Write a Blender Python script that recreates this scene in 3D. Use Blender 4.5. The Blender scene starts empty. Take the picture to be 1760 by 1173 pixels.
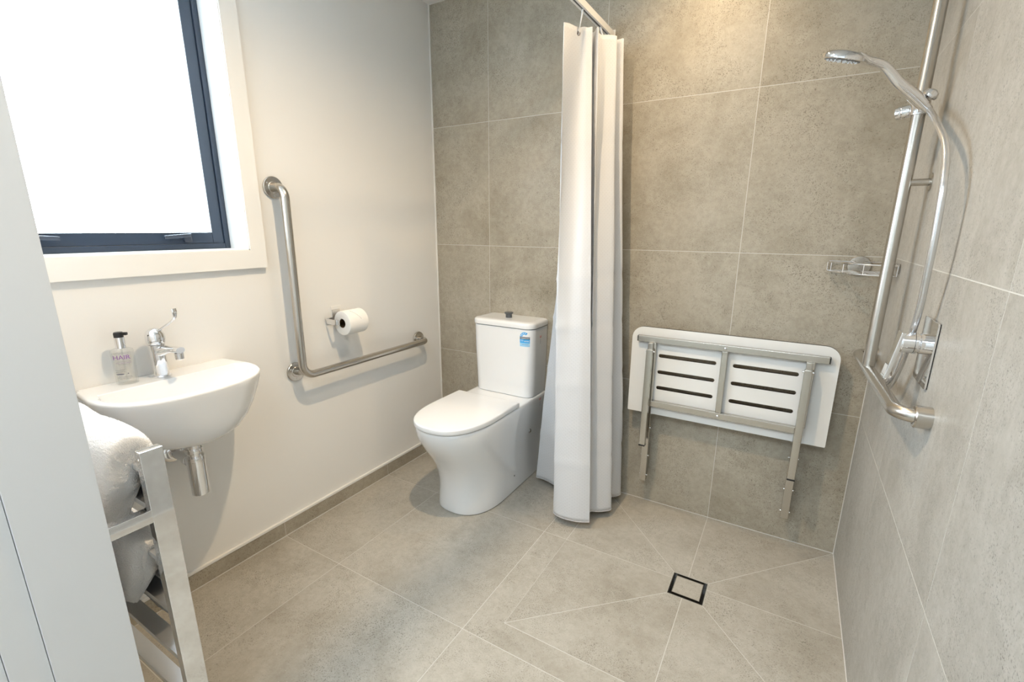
import bpy, bmesh, math, random
from mathutils import Vector, Matrix, noise
random.seed(7)
PI = math.pi
SC = bpy.context.scene
COL = SC.collection

# ------------------------------------------------------------------ camera
W, H = 2.0353, 2.3702                     # room width (x 0..W) and ceiling height; back wall at y = 0
FY = -1.84                                # room face of the front (door) wall
cam_d = bpy.data.cameras.new('camera')
cam = bpy.data.objects.new('camera', cam_d)
COL.objects.link(cam)
cam.location = (1.7406, -2.0966, 1.2915)
cam.rotation_euler = (1.3228, -0.0058, 0.5315)
cam_d.sensor_width = 36.0
cam_d.lens = 804.9165 * 36.0 / 1760.0
cam_d.shift_x = -5.2057 / 1760.0
cam_d.shift_y = 9.3632 / 1760.0
cam_d.clip_start = 0.02
SC.camera = cam

# ------------------------------------------------------------------ view, sky, lights
SC.view_settings.view_transform = 'Standard'
SC.view_settings.look = 'None'
SC.view_settings.gamma = 1.0
SC.view_settings.exposure = 0.06
SC.view_settings.use_curve_mapping = False
SC.cycles.caustics_reflective = False
SC.cycles.blur_glossy = 1.0
SC.cycles.sample_clamp_indirect = 6.0

wd = bpy.data.worlds.new('overcast sky')
SC.world = wd
wd.use_nodes = True
nt = wd.node_tree
bg = nt.nodes['Background']
bg.inputs['Color'].default_value = (0.70, 0.85, 1.0, 1)
bg.inputs['Strength'].default_value = 21.0

def area(name, loc, rot, sx, sy, power, color, portal=False):
    l = bpy.data.lights.new(name, 'AREA')
    l.shape = 'RECTANGLE'; l.size = sx; l.size_y = sy
    l.energy = power; l.color = color
    if portal: l.cycles.is_portal = True
    o = bpy.data.objects.new(name, l); COL.objects.link(o)
    o.location = loc; o.rotation_euler = rot
    return o
area('window_portal', (-0.16, -1.42, 1.66), (0, -PI/2, 0), 0.9, 0.72, 1, (1, 1, 1), True)


def spot(name, loc, power, color, radius, angle, blend):
    l = bpy.data.lights.new(name, 'SPOT')
    l.energy = power; l.color = color; l.shadow_soft_size = radius
    l.spot_size = math.radians(angle); l.spot_blend = blend
    o = bpy.data.objects.new(name, l); COL.objects.link(o)
    o.location = loc
    return o
WARM = (1.0, 0.755, 0.475)
DOWNLIGHTS = [('room', 1.0, -1.10, 84), ('shower', 1.36, -0.30, 23)]
for nm, lx, ly, pw in DOWNLIGHTS:
    spot('downlight_lamp_' + nm, (lx, ly, H - 0.012), pw, WARM, 0.018, 162, 1.0)
area('hall_added_fill', (1.45, -2.75, H - 0.012), (0, 0, 0), 1.2, 0.6, 36, (0.78, 0.90, 1.0))  # added cool fill for the lower room; no hallway lamp is known

# ------------------------------------------------------------------ materials
def mat(name):
    m = bpy.data.materials.new(name); m.use_nodes = True
    return m, m.node_tree, m.node_tree.nodes['Principled BSDF']

def plain(name, col, rough=0.5, metal=0.0, coat=0.0, spec=0.5, bump=0.0, bscale=200.0, aniso=0.0):
    m, t, p = mat(name)
    p.inputs['Base Color'].default_value = (*col, 1)
    p.inputs['Roughness'].default_value = rough
    p.inputs['Metallic'].default_value = metal
    p.inputs['Coat Weight'].default_value = coat
    p.inputs['Specular IOR Level'].default_value = spec
    if aniso: p.inputs['Anisotropic'].default_value = aniso
    n = t.nodes.new('ShaderNodeTexNoise'); n.inputs['Scale'].default_value = bscale
    tc = t.nodes.new('ShaderNodeTexCoord'); t.links.new(tc.outputs['Object'], n.inputs['Vector'])
    if bump:
        b = t.nodes.new('ShaderNodeBump'); b.inputs['Strength'].default_value = bump
        b.inputs['Distance'].default_value = 0.001
        t.links.new(n.outputs['Fac'], b.inputs['Height']); t.links.new(b.outputs['Normal'], p.inputs['Normal'])
    else:
        r = t.nodes.new('ShaderNodeMapRange')
        r.inputs['To Min'].default_value = max(0.0, rough - 0.02); r.inputs['To Max'].default_value = rough + 0.02
        t.links.new(n.outputs['Fac'], r.inputs['Value']); t.links.new(r.outputs['Result'], p.inputs['Roughness'])
    return m

M = {}
M['paint'] = plain('warm white satin wall paint', (0.83, 0.823, 0.80), 0.42, bump=0.04, bscale=350)
M['ceil'] = plain('white ceiling paint', (0.84, 0.84, 0.82), 0.7, bump=0.04, bscale=300)
M['trim'] = plain('white semi gloss trim paint', (0.84, 0.83, 0.80), 0.3)
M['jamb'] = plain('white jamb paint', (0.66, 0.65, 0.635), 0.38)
M['ceramic'] = plain('white glazed ceramic', (0.850, 0.862, 0.872), 0.07, coat=0.6, spec=0.5)
M['lidplastic'] = plain('white moulded lid', (0.83, 0.84, 0.85), 0.14)
M['steel'] = plain('satin stainless steel', (0.54, 0.51, 0.465), 0.25, metal=1.0)
M['steel_flat'] = plain('brushed stainless box section', (0.56, 0.53, 0.48), 0.24, metal=1.0)
M['chrome'] = plain('polished chrome', (0.83, 0.83, 0.84), 0.05, metal=1.0)
M['rungmetal'] = plain('satin chrome', (0.92, 0.93, 0.94), 0.42, metal=1.0)
M['handle'] = plain('glossy dark handle', (0.05, 0.06, 0.08), 0.12)
M['hose'] = plain('silver shower hose', (0.68, 0.68, 0.68), 0.22, metal=0.85)
M['black'] = plain('black plastic', (0.012, 0.012, 0.013), 0.35)
M['rubber'] = plain('dark grey rubber', (0.05, 0.05, 0.055), 0.5)
M['greybtn'] = plain('grey plastic', (0.09, 0.10, 0.11), 0.3)
M['frame'] = plain('blue black powder coated aluminium', (0.022, 0.035, 0.058), 0.36)
M['laminate'] = plain('white compact laminate', (0.82, 0.815, 0.79), 0.32)
M['edgeblack'] = plain('black laminate core', (0.02, 0.018, 0.016), 0.5)
M['tpaper'] = plain('white tissue paper', (0.86, 0.85, 0.82), 0.95, bump=0.5, bscale=260)
M['card'] = plain('brown cardboard core', (0.10, 0.055, 0.02), 0.9)
M['track'] = plain('white aluminium track', (0.82, 0.82, 0.81), 0.35)
M['grout'] = plain('pale grout', (0.58, 0.57, 0.53), 0.9)
M['silicone'] = plain('white silicone joint', (0.66, 0.65, 0.62), 0.4)
M['purple'] = plain('purple print', (0.22, 0.06, 0.34), 0.5)
M['greyprint'] = plain('grey print', (0.18, 0.18, 0.22), 0.5)
M['blue'] = plain('bright blue print', (0.05, 0.38, 0.78), 0.4)
M['paleblue'] = plain('pale blue print', (0.38, 0.66, 0.86), 0.4)
M['navy'] = plain('dark print', (0.02, 0.035, 0.06), 0.4)
M['white'] = plain('white print', (0.85, 0.87, 0.88), 0.4)
M['red'] = plain('red print', (0.65, 0.06, 0.04), 0.4)
M['maroon'] = plain('maroon plastic', (0.10, 0.01, 0.03), 0.3)

def tile_material(name, base, dark, light, streak=False):
    m, t, p = mat(name)
    N = t.nodes.new; L = t.links.new
    tc = N('ShaderNodeTexCoord'); at = N('ShaderNodeAttribute'); at.attribute_name = 'tile_rand'
    mul = N('ShaderNodeVectorMath'); mul.operation = 'MULTIPLY_ADD'
    mul.inputs[1].default_value = (37.0, 23.0, 51.0)
    L(at.outputs['Vector'], mul.inputs[0]); L(tc.outputs['Object'], mul.inputs[2])
    def noise_(scale, detail, rough=0.6, dist=0.0, vec=None):
        n = N('ShaderNodeTexNoise'); n.inputs['Scale'].default_value = scale
        n.inputs['Detail'].default_value = detail; n.inputs['Roughness'].default_value = rough
        n.inputs['Distortion'].default_value = dist
        L(vec or mul.outputs[0], n.inputs['Vector']); return n.outputs['Fac']
    def ramp(fac, a, b, ca=0.0, cb=1.0):
        r = N('ShaderNodeMapRange'); r.inputs['From Min'].default_value = a; r.inputs['From Max'].default_value = b
        r.inputs['To Min'].default_value = ca; r.inputs['To Max'].default_value = cb
        L(fac, r.inputs['Value']); return r.outputs['Result']
    def mix(fac, a, b):
        x = N('ShaderNodeMix'); x.data_type = 'RGBA'
        if hasattr(fac, 'links') or not isinstance(fac, float): L(fac, x.inputs['Factor'])
        else: x.inputs['Factor'].default_value = fac
        for s, v in ((x.inputs['A'], a), (x.inputs['B'], b)):
            if isinstance(v, tuple): s.default_value = (*v, 1)
            else: L(v, s)
        return x.outputs['Result']
    def mm(op, a, b):
        x = N('ShaderNodeMath'); x.operation = op
        for s, v in ((x.inputs[0], a), (x.inputs[1], b)):
            if isinstance(v, float): s.default_value = v
            else: L(v, s)
        return x.outputs[0]
    cloud = ramp(noise_(2.2, 5, 0.55, 0.4), 0.32, 0.68)
    c = mix(cloud, base, light)
    blot = ramp(noise_(4.0, 8, 0.72, 0.3), 0.46, 0.70, 0, 0.6)
    c = mix(blot, c, dark)
    mott = ramp(noise_(45, 4, 0.75), 0.40, 0.70, 0, 0.36)
    c = mix(mott, c, dark)
    # very fine pores, clustered where the darker mottling lies
    mask = ramp(noise_(5.0, 6, 0.8, 0.6), 0.42, 0.62, 0.08, 1)
    pits = ramp(noise_(260, 2, 0.6), 0.55, 0.65, 0, 0.80)
    pm = mm('MULTIPLY', pits, mask)
    deep = tuple(x * 0.50 for x in dark)
    c = mix(pm, c, deep)
    pits2 = mm('MULTIPLY', ramp(noise_(150, 1, 0.4), 0.69, 0.73, 0, 0.5), ramp(noise_(3.1, 3, 0.6), 0.45, 0.6, 0.0, 1))
    c = mix(pits2, c, deep)
    fleck = ramp(noise_(170, 1, 0.3), 0.79, 0.82, 0, 0.45)
    c = mix(fleck, c, tuple(min(1, x * 1.5) for x in light))
    if streak:
        sc_ = N('ShaderNodeVectorMath'); sc_.operation = 'MULTIPLY'; sc_.inputs[1].default_value = (1.0, 5.0, 0.7)
        L(mul.outputs[0], sc_.inputs[0])
        c = mix(ramp(noise_(3.0, 6, 0.65, 0.2, sc_.outputs[0]), 0.52, 0.74, 0, 0.5), c, tuple(min(1, x * 1.08) for x in light))
    L(c, p.inputs['Base Color'])
    L(ramp(noise_(60, 3), 0.3, 0.7, 0.36, 0.50), p.inputs['Roughness'])
    b = N('ShaderNodeBump'); b.inputs['Strength'].default_value = 0.25; b.inputs['Distance'].default_value = 0.0008
    hgt = mm('SUBTRACT', noise_(90, 4, 0.7), pm)
    L(hgt, b.inputs['Height']); L(b.outputs['Normal'], p.inputs['Normal'])
    p.inputs['Specular IOR Level'].default_value = 0.45
    return m
M['walltile'] = tile_material('stone look wall tile', (0.400, 0.360, 0.287), (0.235, 0.200, 0.143), (0.455, 0.418, 0.344))
M['sidetile'] = tile_material('stone look wall tile with streaks', (0.398, 0.382, 0.345), (0.262, 0.243, 0.205), (0.465, 0.450, 0.412), True)
M['floortile'] = tile_material('stone look floor tile', (0.422, 0.394, 0.338), (0.270, 0.240, 0.188), (0.482, 0.458, 0.402))

def curtain_material():
    m, t, p = mat('white dotted polyester curtain cloth')
    N = t.nodes.new; L = t.links.new
    p.inputs['Base Color'].default_value = (0.80, 0.81, 0.83, 1); p.inputs['Roughness'].default_value = 0.5
    p.inputs['Sheen Weight'].default_value = 0.15
    uv = N('ShaderNodeTexCoord')
    s = N('ShaderNodeVectorMath'); s.operation = 'SCALE'; s.inputs['Scale'].default_value = 95.0
    L(uv.outputs['UV'], s.inputs[0])
    v = N('ShaderNodeTexVoronoi'); v.inputs['Randomness'].default_value = 0.0; v.inputs['Scale'].default_value = 1.0
    rot = N('ShaderNodeVectorRotate'); rot.inputs['Angle'].default_value = PI / 4
    L(s.outputs[0], rot.inputs['Vector']); L(rot.outputs[0], v.inputs['Vector'])
    r = N('ShaderNodeMapRange'); r.inputs['From Min'].default_value = 0.18; r.inputs['From Max'].default_value = 0.32
    r.inputs['To Min'].default_value = 1; r.inputs['To Max'].default_value = 0
    L(v.outputs['Distance'], r.inputs['Value'])
    b = N('ShaderNodeBump'); b.inputs['Strength'].default_value = 0.5; b.inputs['Distance'].default_value = 0.0006
    L(r.outputs['Result'], b.inputs['Height']); L(b.outputs['Normal'], p.inputs['Normal'])
    rr = N('ShaderNodeMapRange'); rr.inputs['To Min'].default_value = 0.6; rr.inputs['To Max'].default_value = 0.22
    L(r.outputs['Result'], rr.inputs['Value']); L(rr.outputs['Result'], p.inputs['Roughness'])
    tr = N('ShaderNodeBsdfTranslucent'); tr.inputs['Color'].default_value = (0.86, 0.86, 0.86, 1)
    mx = N('ShaderNodeMixShader'); mx.inputs[0].default_value = 0.22
    L(p.outputs[0], mx.inputs[1]); L(tr.outputs[0], mx.inputs[2])
    L(mx.outputs[0], t.nodes['Material Output'].inputs['Surface'])
    return m
M['curtain'] = curtain_material()

def glass_material(name, tint=(1, 1, 1), f=0.0):
    m, t, p = mat(name)
    N = t.nodes.new; L = t.links.new
    tr = N('ShaderNodeBsdfTransparent'); tr.inputs['Color'].default_value = (*tint, 1)
    gl = N('ShaderNodeBsdfGlossy'); gl.inputs['Roughness'].default_value = 0.03
    fr = N('ShaderNodeLayerWeight'); fr.inputs['Blend'].default_value = 0.5
    pw_ = N('ShaderNodeMath'); pw_.operation = 'POWER'; pw_.inputs[1].default_value = 4.0
    L(fr.outputs['Facing'], pw_.inputs[0])
    ad = N('ShaderNodeMath'); ad.operation = 'MULTIPLY_ADD'; ad.inputs[1].default_value = 0.5; ad.inputs[2].default_value = 0.035 + f
    L(pw_.outputs[0], ad.inputs[0])
    mx = N('ShaderNodeMixShader'); L(ad.outputs[0], mx.inputs[0])
    L(tr.outputs[0], mx.inputs[1]); L(gl.outputs[0], mx.inputs[2])
    L(mx.outputs[0], t.nodes['Material Output'].inputs['Surface'])
    return m
M['pane'] = glass_material('clear window glass')
M['bottle'] = glass_material('clear plastic bottle', (0.97, 0.98, 0.98), 0.05)
M['gel'] = glass_material('clear gel', (0.965, 0.975, 0.98), 0.0)

def towel_material():
    m, t, p = mat('white terry towelling')
    N = t.nodes.new; L = t.links.new
    p.inputs['Base Color'].default_value = (0.88, 0.88, 0.88, 1); p.inputs['Roughness'].default_value = 1.0
    p.inputs['Sheen Weight'].default_value = 0.6; p.inputs['Sheen Roughness'].default_value = 0.6
    tc = N('ShaderNodeTexCoord'); n = N('ShaderNodeTexNoise'); n.inputs['Scale'].default_value = 420; n.inputs['Detail'].default_value = 4
    L(tc.outputs['Object'], n.inputs['Vector'])
    b = N('ShaderNodeBump'); b.inputs['Strength'].default_value = 1.0; b.inputs['Distance'].default_value = 0.004
    L(n.outputs['Fac'], b.inputs['Height']); L(b.outputs['Normal'], p.inputs['Normal'])
    return m
M['towel'] = towel_material()

def emit(name, col, s):
    m, t, p = mat(name)
    p.inputs['Base Color'].default_value = (0.8, 0.8, 0.8, 1)
    p.inputs['Emission Color'].default_value = (*col, 1); p.inputs['Emission Strength'].default_value = s
    return m
M['lens'] = emit('lit downlight lens', WARM, 6)

# ------------------------------------------------------------------ mesh helpers
class MB:
    """collects shapes given in world coordinates; build() makes ONE mesh object"""
    def __init__(s): s.v = []; s.f = []; s.m = []; s.uv = {}
    def add(s, vs, fs, mi=0):
        o = len(s.v); s.v += [Vector(v) for v in vs]
        for f in fs: s.f.append([i + o for i in f]); s.m.append(mi)
        return s
    def box(s, a, b, mi=0, bev=0.0, seg=2):
        a, b = Vector(a), Vector(b)
        lo = Vector([min(a[i], b[i]) for i in range(3)]); hi = Vector([max(a[i], b[i]) for i in range(3)])
        bm = bmesh.new(); bmesh.ops.create_cube(bm, size=1)
        for v in bm.verts: v.co = Vector([(lo[i] + hi[i]) / 2 + v.co[i] * (hi[i] - lo[i]) for i in range(3)])
        if bev: bmesh.ops.bevel(bm, geom=bm.edges[:], offset=bev, segments=seg, affect='EDGES', profile=0.5)
        return s.bm(bm, mi)
    def bm(s, bm, mi=0, mtx=None):
        if mtx: bmesh.ops.transform(bm, matrix=mtx, verts=bm.verts)
        bm.verts.index_update()
        s.add([v.co.copy() for v in bm.verts], [[v.index for v in f.verts] for f in bm.faces], mi)
        bm.free(); return s
    def obox(s, c, ax, ay, az, mi=0, bev=0.0):
        """oriented box: centre, three half axes"""
        c, ax, ay, az = Vector(c), Vector(ax), Vector(ay), Vector(az)
        bm = bmesh.new(); bmesh.ops.create_cube(bm, size=2)
        lx, ly, lz = ax.length, ay.length, az.length
        for v in bm.verts: v.co = Vector((v.co.x * lx, v.co.y * ly, v.co.z * lz))
        if bev: bmesh.ops.bevel(bm, geom=bm.edges[:], offset=bev, segments=2, affect='EDGES', profile=0.5)
        ux, uy, uz = ax / lx, ay / ly, az / lz
        for v in bm.verts: v.co = c + ux * v.co.x + uy * v.co.y + uz * v.co.z
        bmesh.ops.recalc_face_normals(bm, faces=bm.faces)
        return s.bm(bm, mi)
    def tube(s, pts, r, seg=20, cap=True, mi=0, rads=None, closed=False):
        pts = [Vector(p) for p in pts]; n = len(pts)
        T = []
        for i in range(n):
            if closed: d = pts[(i + 1) % n] - pts[i - 1]
            else: d = pts[min(i + 1, n - 1)] - pts[max(i - 1, 0)]
            T.append(d.normalized())
        up = Vector((0, 0, 1)) if abs(T[0].z) < 0.9 else Vector((0, 1, 0))
        N_ = (up - T[0] * up.dot(T[0])).normalized(); rings = []
        for i in range(n):
            N_ = (N_ - T[i] * N_.dot(T[i])).normalized(); B = T[i].cross(N_)
            rr = rads[i] if rads else r
            rings.append([pts[i] + (N_ * math.cos(2 * PI * k / seg) + B * math.sin(2 * PI * k / seg)) * rr for k in range(seg)])
        vs = [v for rg in rings for v in rg]; fs = []
        for i in range(n if closed else n - 1):
            j = (i + 1) % n
            for k in range(seg):
                k2 = (k + 1) % seg
                fs.append([i * seg + k, j * seg + k, j * seg + k2, i * seg + k2][::-1])
        if cap and not closed:
            fs.append(list(range(seg))); fs.append([(n - 1) * seg + k for k in range(seg)][::-1])
        return s.add(vs, fs, mi)
    def lathe(s, prof, c, axis='z', seg=48, mi=0, sx=1.0, sy=1.0):
        """prof: (radius, height) pairs along the axis from c"""
        c = Vector(c)
        if axis == 'z': X, Y, Z = Vector((1, 0, 0)), Vector((0, 1, 0)), Vector((0, 0, 1))
        elif axis == 'x': X, Y, Z = Vector((0, 1, 0)), Vector((0, 0, 1)), Vector((1, 0, 0))
        elif axis == 'y': X, Y, Z = Vector((0, 0, 1)), Vector((1, 0, 0)), Vector((0, 1, 0))
        else:
            Z = Vector(axis).normalized(); X = Z.orthogonal().normalized(); Y = Z.cross(X)
        vs, fs = [], []
        for r, h in prof:
            for k in range(seg):
                a = 2 * PI * k / seg
                vs.append(c + X * (r * sx * math.cos(a)) + Y * (r * sy * math.sin(a)) + Z * h)
        for i in range(len(prof) - 1):
            for k in range(seg):
                k2 = (k + 1) % seg
                fs.append([i * seg + k, i * seg + k2, (i + 1) * seg + k2, (i + 1) * seg + k])
        if prof[0][0] > 1e-6: fs.append([k for k in range(seg)][::-1])
        if prof[-1][0] > 1e-6: fs.append([(len(prof) - 1) * seg + k for k in range(seg)])
        return s.add(vs, fs, mi)
    def prism(s, poly, to3, d0, d1, mi=0, bev=0.0, cap_mi=None):
        """poly 2D points, to3(u, v, d) -> world; extruded from depth d0 to d1"""
        n = len(poly)
        bm = bmesh.new()
        a = [bm.verts.new(to3(u, v, d0)) for u, v in poly]; b = [bm.verts.new(to3(u, v, d1)) for u, v in poly]
        bm.faces.new(a[::-1]); bm.faces.new(b)
        for i in range(n): bm.faces.new([a[i], a[(i + 1) % n], b[(i + 1) % n], b[i]])
        bmesh.ops.recalc_face_normals(bm, faces=bm.faces)
        if bev:
            es = [e for e in bm.edges if len({v in a for v in e.verts}) == 1]
            bmesh.ops.bevel(bm, geom=es, offset=bev, segments=2, affect='EDGES', profile=0.5)
        return s.bm(bm, mi)
    def loft(s, rings, mi=0, cap0=True, cap1=True, closed=True):
        n = len(rings[0]); vs = [v for r in rings for v in r]; fs = []
        for i in range(len(rings) - 1):
            for k in range(n if closed else n - 1):
                k2 = (k + 1) % n
                fs.append([i * n + k, i * n + k2, (i + 1) * n + k2, (i + 1) * n + k])
        if cap0: fs.append(list(range(n))[::-1])
        if cap1: fs.append([(len(rings) - 1) * n + k for k in range(n)])
        return s.add(vs, fs, mi)
    def build(s, name, mats, parent=None, smooth=True, kind=None, angle=35.0):
        base = Vector((0, 0, 0)); r = parent
        while r is not None and r.parent is not None: r = r.parent
        if r is not None: base = Vector(r.location)
        me = bpy.data.meshes.new(name)
        me.from_pydata([v - base for v in s.v], [], s.f)
        if not isinstance(mats, (list, tuple)): mats = [mats]
        for m in mats: me.materials.append(M[m])
        for i, p in enumerate(me.polygons): p.material_index = s.m[i]; p.use_smooth = smooth
        bm = bmesh.new(); bm.from_mesh(me); bmesh.ops.recalc_face_normals(bm, faces=bm.faces)
        if smooth:
            lim = math.radians(angle)
            for e in bm.edges:
                if len(e.link_faces) == 2 and e.calc_face_angle(0) > lim: e.smooth = False
        bm.to_mesh(me); bm.free(); me.update()
        o = bpy.data.objects.new(name, me); COL.objects.link(o)
        if parent is not None: o.parent = parent
        if kind: o['kind'] = kind
        if smooth and 'towel' not in mats:
            wn = o.modifiers.new('weighted normals', 'WEIGHTED_NORMAL'); wn.keep_sharp = True; wn.weight = 90
        return o

def thing(name, label, cat, loc, group=None):
    o = bpy.data.objects.new(name, None); COL.objects.link(o)
    o.location = loc; o.empty_display_size = 0.05
    o['label'] = label; o['category'] = cat
    if group: o['group'] = group
    return o
def tag(o, label, cat, group=None):
    o['label'] = label; o['category'] = cat
    if group: o['group'] = group
    return o
def subsurf(o, lv=2):
    md = o.modifiers.new('subdivision', 'SUBSURF'); md.levels = lv; md.render_levels = lv
    return o
def fillet(pts, rad, n=10):
    pts = [Vector(p) for p in pts]; out = [pts[0]]
    for i in range(1, len(pts) - 1):
        p, a, b = pts[i], pts[i - 1], pts[i + 1]
        r = rad[i - 1] if isinstance(rad, (list, tuple)) else rad
        u, v = (a - p).normalized(), (b - p).normalized()
        ang = u.angle(v); d = r / math.tan(ang / 2)
        p0, p1 = p + u * d, p + v * d
        c = p + (u + v).normalized() * (r / math.sin(ang / 2))
        w0, w1 = p0 - c, p1 - c; tot = w0.angle(w1); ax = w0.cross(w1).normalized()
        for k in range(n + 1): out.append(c + Matrix.Rotation(tot * k / n, 3, ax) @ w0)
    out.append(pts[-1]); return out
def catmull(P, sub):
    P = [Vector(p) for p in P]; Q = [P[0] * 2 - P[1]] + P + [P[-1] * 2 - P[-2]]; out = []
    for i in range(1, len(Q) - 2):
        a, b, c, d = Q[i - 1], Q[i], Q[i + 1], Q[i + 2]
        for k in range(sub):
            t = k / sub
            out.append(0.5 * ((2 * b) + (c - a) * t + (2 * a - 5 * b + 4 * c - d) * t * t + (3 * b - a - 3 * c + d) * t ** 3))
    out.append(P[-1]); return out
def smoothstep(t): t = max(0, min(1, t)); return t * t * (3 - 2 * t)
def rrect(x0, y0, x1, y1, rs, n=8):
    """rounded rectangle; rs = radii at (x0y0, x1y0, x1y1, x0y1)"""
    out = []
    for (cx, cy, sx, sy, a0), r in zip(((x0, y0, 1, 1, PI), (x1, y0, -1, 1, 1.5 * PI), (x1, y1, -1, -1, 0), (x0, y1, 1, -1, 0.5 * PI)), rs):
        if r <= 0: out.append((cx, cy)); continue
        for k in range(n + 1):
            a = a0 + (PI / 2) * k / n
            out.append((cx + sx * r + r * math.cos(a), cy + sy * r + r * math.sin(a)))
    return out

# ------------------------------------------------------------------ tiles
GAP = 0.0025
def inset_poly(poly, edges):
    n = len(poly); c = Vector((sum(p[0] for p in poly) / n, sum(p[1] for p in poly) / n)); L = []
    for i in range(n):
        a, b = Vector(poly[i]), Vector(poly[(i + 1) % n]); d = (b - a).normalized(); nn = Vector((-d.y, d.x))
        if nn.dot(c - a) < 0: nn = -nn
        L.append((a + nn * (GAP / 2 if edges[i] else 0), d))
    out = []
    for i in range(n):
        (p, d), (q, e) = L[i - 1], L[i]
        cr = d.x * e.y - d.y * e.x
        if abs(cr) < 1e-6: out.append((q.x, q.y)); continue
        t = ((q.x - p.x) * e.y - (q.y - p.y) * e.x) / cr
        out.append((p.x + d.x * t, p.y + d.y * t))
    return out
def tiled(name, polys, to3, mat_name, extra=None, kind='structure', rand_seed=1, thick=0.0015):
    """one structure mesh: grout sheet plus each tile standing thick above it; extra(MB) adds the grout body"""
    mb = MB(); rnd = random.Random(rand_seed); vals = []
    for poly, edges, grp in polys:
        q = inset_poly(poly, edges)
        n0 = len(mb.f)
        mb.prism(q, to3, -thick, 0.0, 0)
        rv = random.Random(hash((rand_seed, grp)) & 0xffff).random()
        vals += [rv] * (len(mb.f) - n0)
    n0 = len(mb.f); extra(mb); vals += [0.0] * (len(mb.f) - n0)
    o = mb.build(name, [mat_name, 'grout'], None, smooth=False, kind=kind)
    at = o.data.attributes.new('tile_rand', 'FLOAT', 'FACE')
    for i, v in enumerate(vals): at.data[i].value = v
    return o
def grid_polys(us, vs):
    out = []
    for i in range(len(us) - 1):
        for j in range(len(vs) - 1):
            out.append(([(us[i], vs[j]), (us[i + 1], vs[j]), (us[i + 1], vs[j + 1]), (us[i], vs[j + 1])], (1, 1, 1, 1), i * 17 + j * 3 + 1))
    return out
def quad(mb, pts, mi=1): mb.add(pts, [[0, 1, 2, 3]], mi)

# ================================================================== ROOM SHELL
# back wall
ZJ = [0.0, 0.6, 1.2, 1.8, H]
WT = 0.12
tiled('wall_back', grid_polys([0.0, 0.3533, 0.951, 1.5489, W], ZJ), lambda u, v, d: (u, -d, v), 'walltile',
      lambda mb: mb.box((-0.2, 0.0003, -0.1), (W + 0.2, WT, H + 0.05), 1), rand_seed=11)
# right wall
tiled('wall_right', grid_polys([-1.95, -1.679, -1.0815, -0.481, 0.0], ZJ), lambda u, v, d: (W - d, u, v), 'sidetile',
      lambda mb: mb.box((W + 0.0003, -1.97, -0.1), (W + WT, 0.001, H + 0.05), 1), rand_seed=24)
# floor: square tiles, a cut border and eight wedges falling to the drain
X0s, Y0s = 1.0557, -0.989
DX0, DX1, DY0, DY1 = 1.4955, 1.619, -0.568, -0.4465
XJ, YJ = 1.549, -0.481
fp = []
xs = [0.0, 0.3438, 0.9493]
ys = [FY - 0.13, -1.679, -1.0801, YJ, 0.0]
fp += grid_polys(xs, ys)
fp.append(([(0.9493, YJ), (X0s, YJ), (X0s, 0), (0.9493, 0)], (1, 1, 1, 1), 201))
fp.append(([(0.9493, -1.0801), (X0s, -1.0801), (X0s, YJ), (0.9493, YJ)], (1, 0, 1, 1), 202))
fp.append(([(X0s, -1.0801), (XJ, -1.0801), (XJ, Y0s), (X0s, Y0s)], (1, 1, 1, 0), 202))
fp.append(([(XJ, -1.0801), (W, -1.0801), (W, Y0s), (XJ, Y0s)], (1, 1, 1, 1), 203))
for q in grid_polys([0.9493, XJ, W], [FY - 0.13, -1.679, -1.0801]): fp.append((q[0], q[1], q[2] + 300))
A4 = (1, 1, 1, 1)
fp += [([(X0s, 0), (XJ, 0), (XJ, DY1), (DX0, DY1)], A4, 401), ([(XJ, 0), (W, 0), (DX1, DY1), (XJ, DY1)], A4, 402),
       ([(W, 0), (W, YJ), (DX1, YJ), (DX1, DY1)], A4, 403), ([(W, YJ), (W, Y0s), (DX1, DY0), (DX1, YJ)], A4, 404),
       ([(W, Y0s), (XJ, Y0s), (XJ, DY0), (DX1, DY0)], A4, 405), ([(XJ, Y0s), (X0s, Y0s), (DX0, DY0), (XJ, DY0)], A4, 406),
       ([(X0s, Y0s), (X0s, YJ), (DX0, YJ), (DX0, DY0)], A4, 407), ([(X0s, YJ), (X0s, 0), (DX0, DY1), (DX0, YJ)], A4, 408)]
def floor_body(mb):
    z0, z1 = -0.05, -0.0003
    for a, b in (((-0.2, -1.97), (DX0, WT)), ((DX1, -1.97), (W + WT, WT)), ((DX0, -1.97), (DX1, DY0)), ((DX0, DY1), (DX1, WT))):
        mb.box((*a, z0), (*b, z1), 1)
    mb.box((DX0, DY0, z0), (DX1, DY1, -0.03), 1)
tiled('floor', fp, lambda u, v, d: (u, v, d), 'floortile', floor_body, rand_seed=5)

# left wall (painted) with the window opening
WY0, WY1, WZ0, WZ1 = -1.775, -1.079, 1.2075, 2.10          # finished opening
mb = MB()
for a, b in (((-0.14, -1.97, -0.1), (0, WY0, H + 0.05)), ((-0.14, WY1, -0.1), (0, 0.02, H + 0.05)),
             ((-0.14, WY0, -0.1), (0, WY1, WZ0)), ((-0.14, WY0, WZ1), (0, WY1, H + 0.05))): mb.box(a, b)
mb.build('wall_left', 'paint', smooth=False, kind='structure')
# corner bead where paint meets tile
mb = MB().box((0.0, -0.006, 0.07), (0.004, 0.0, H)); mb.build('trim_4', 'trim', kind='structure', smooth=False)
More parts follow.
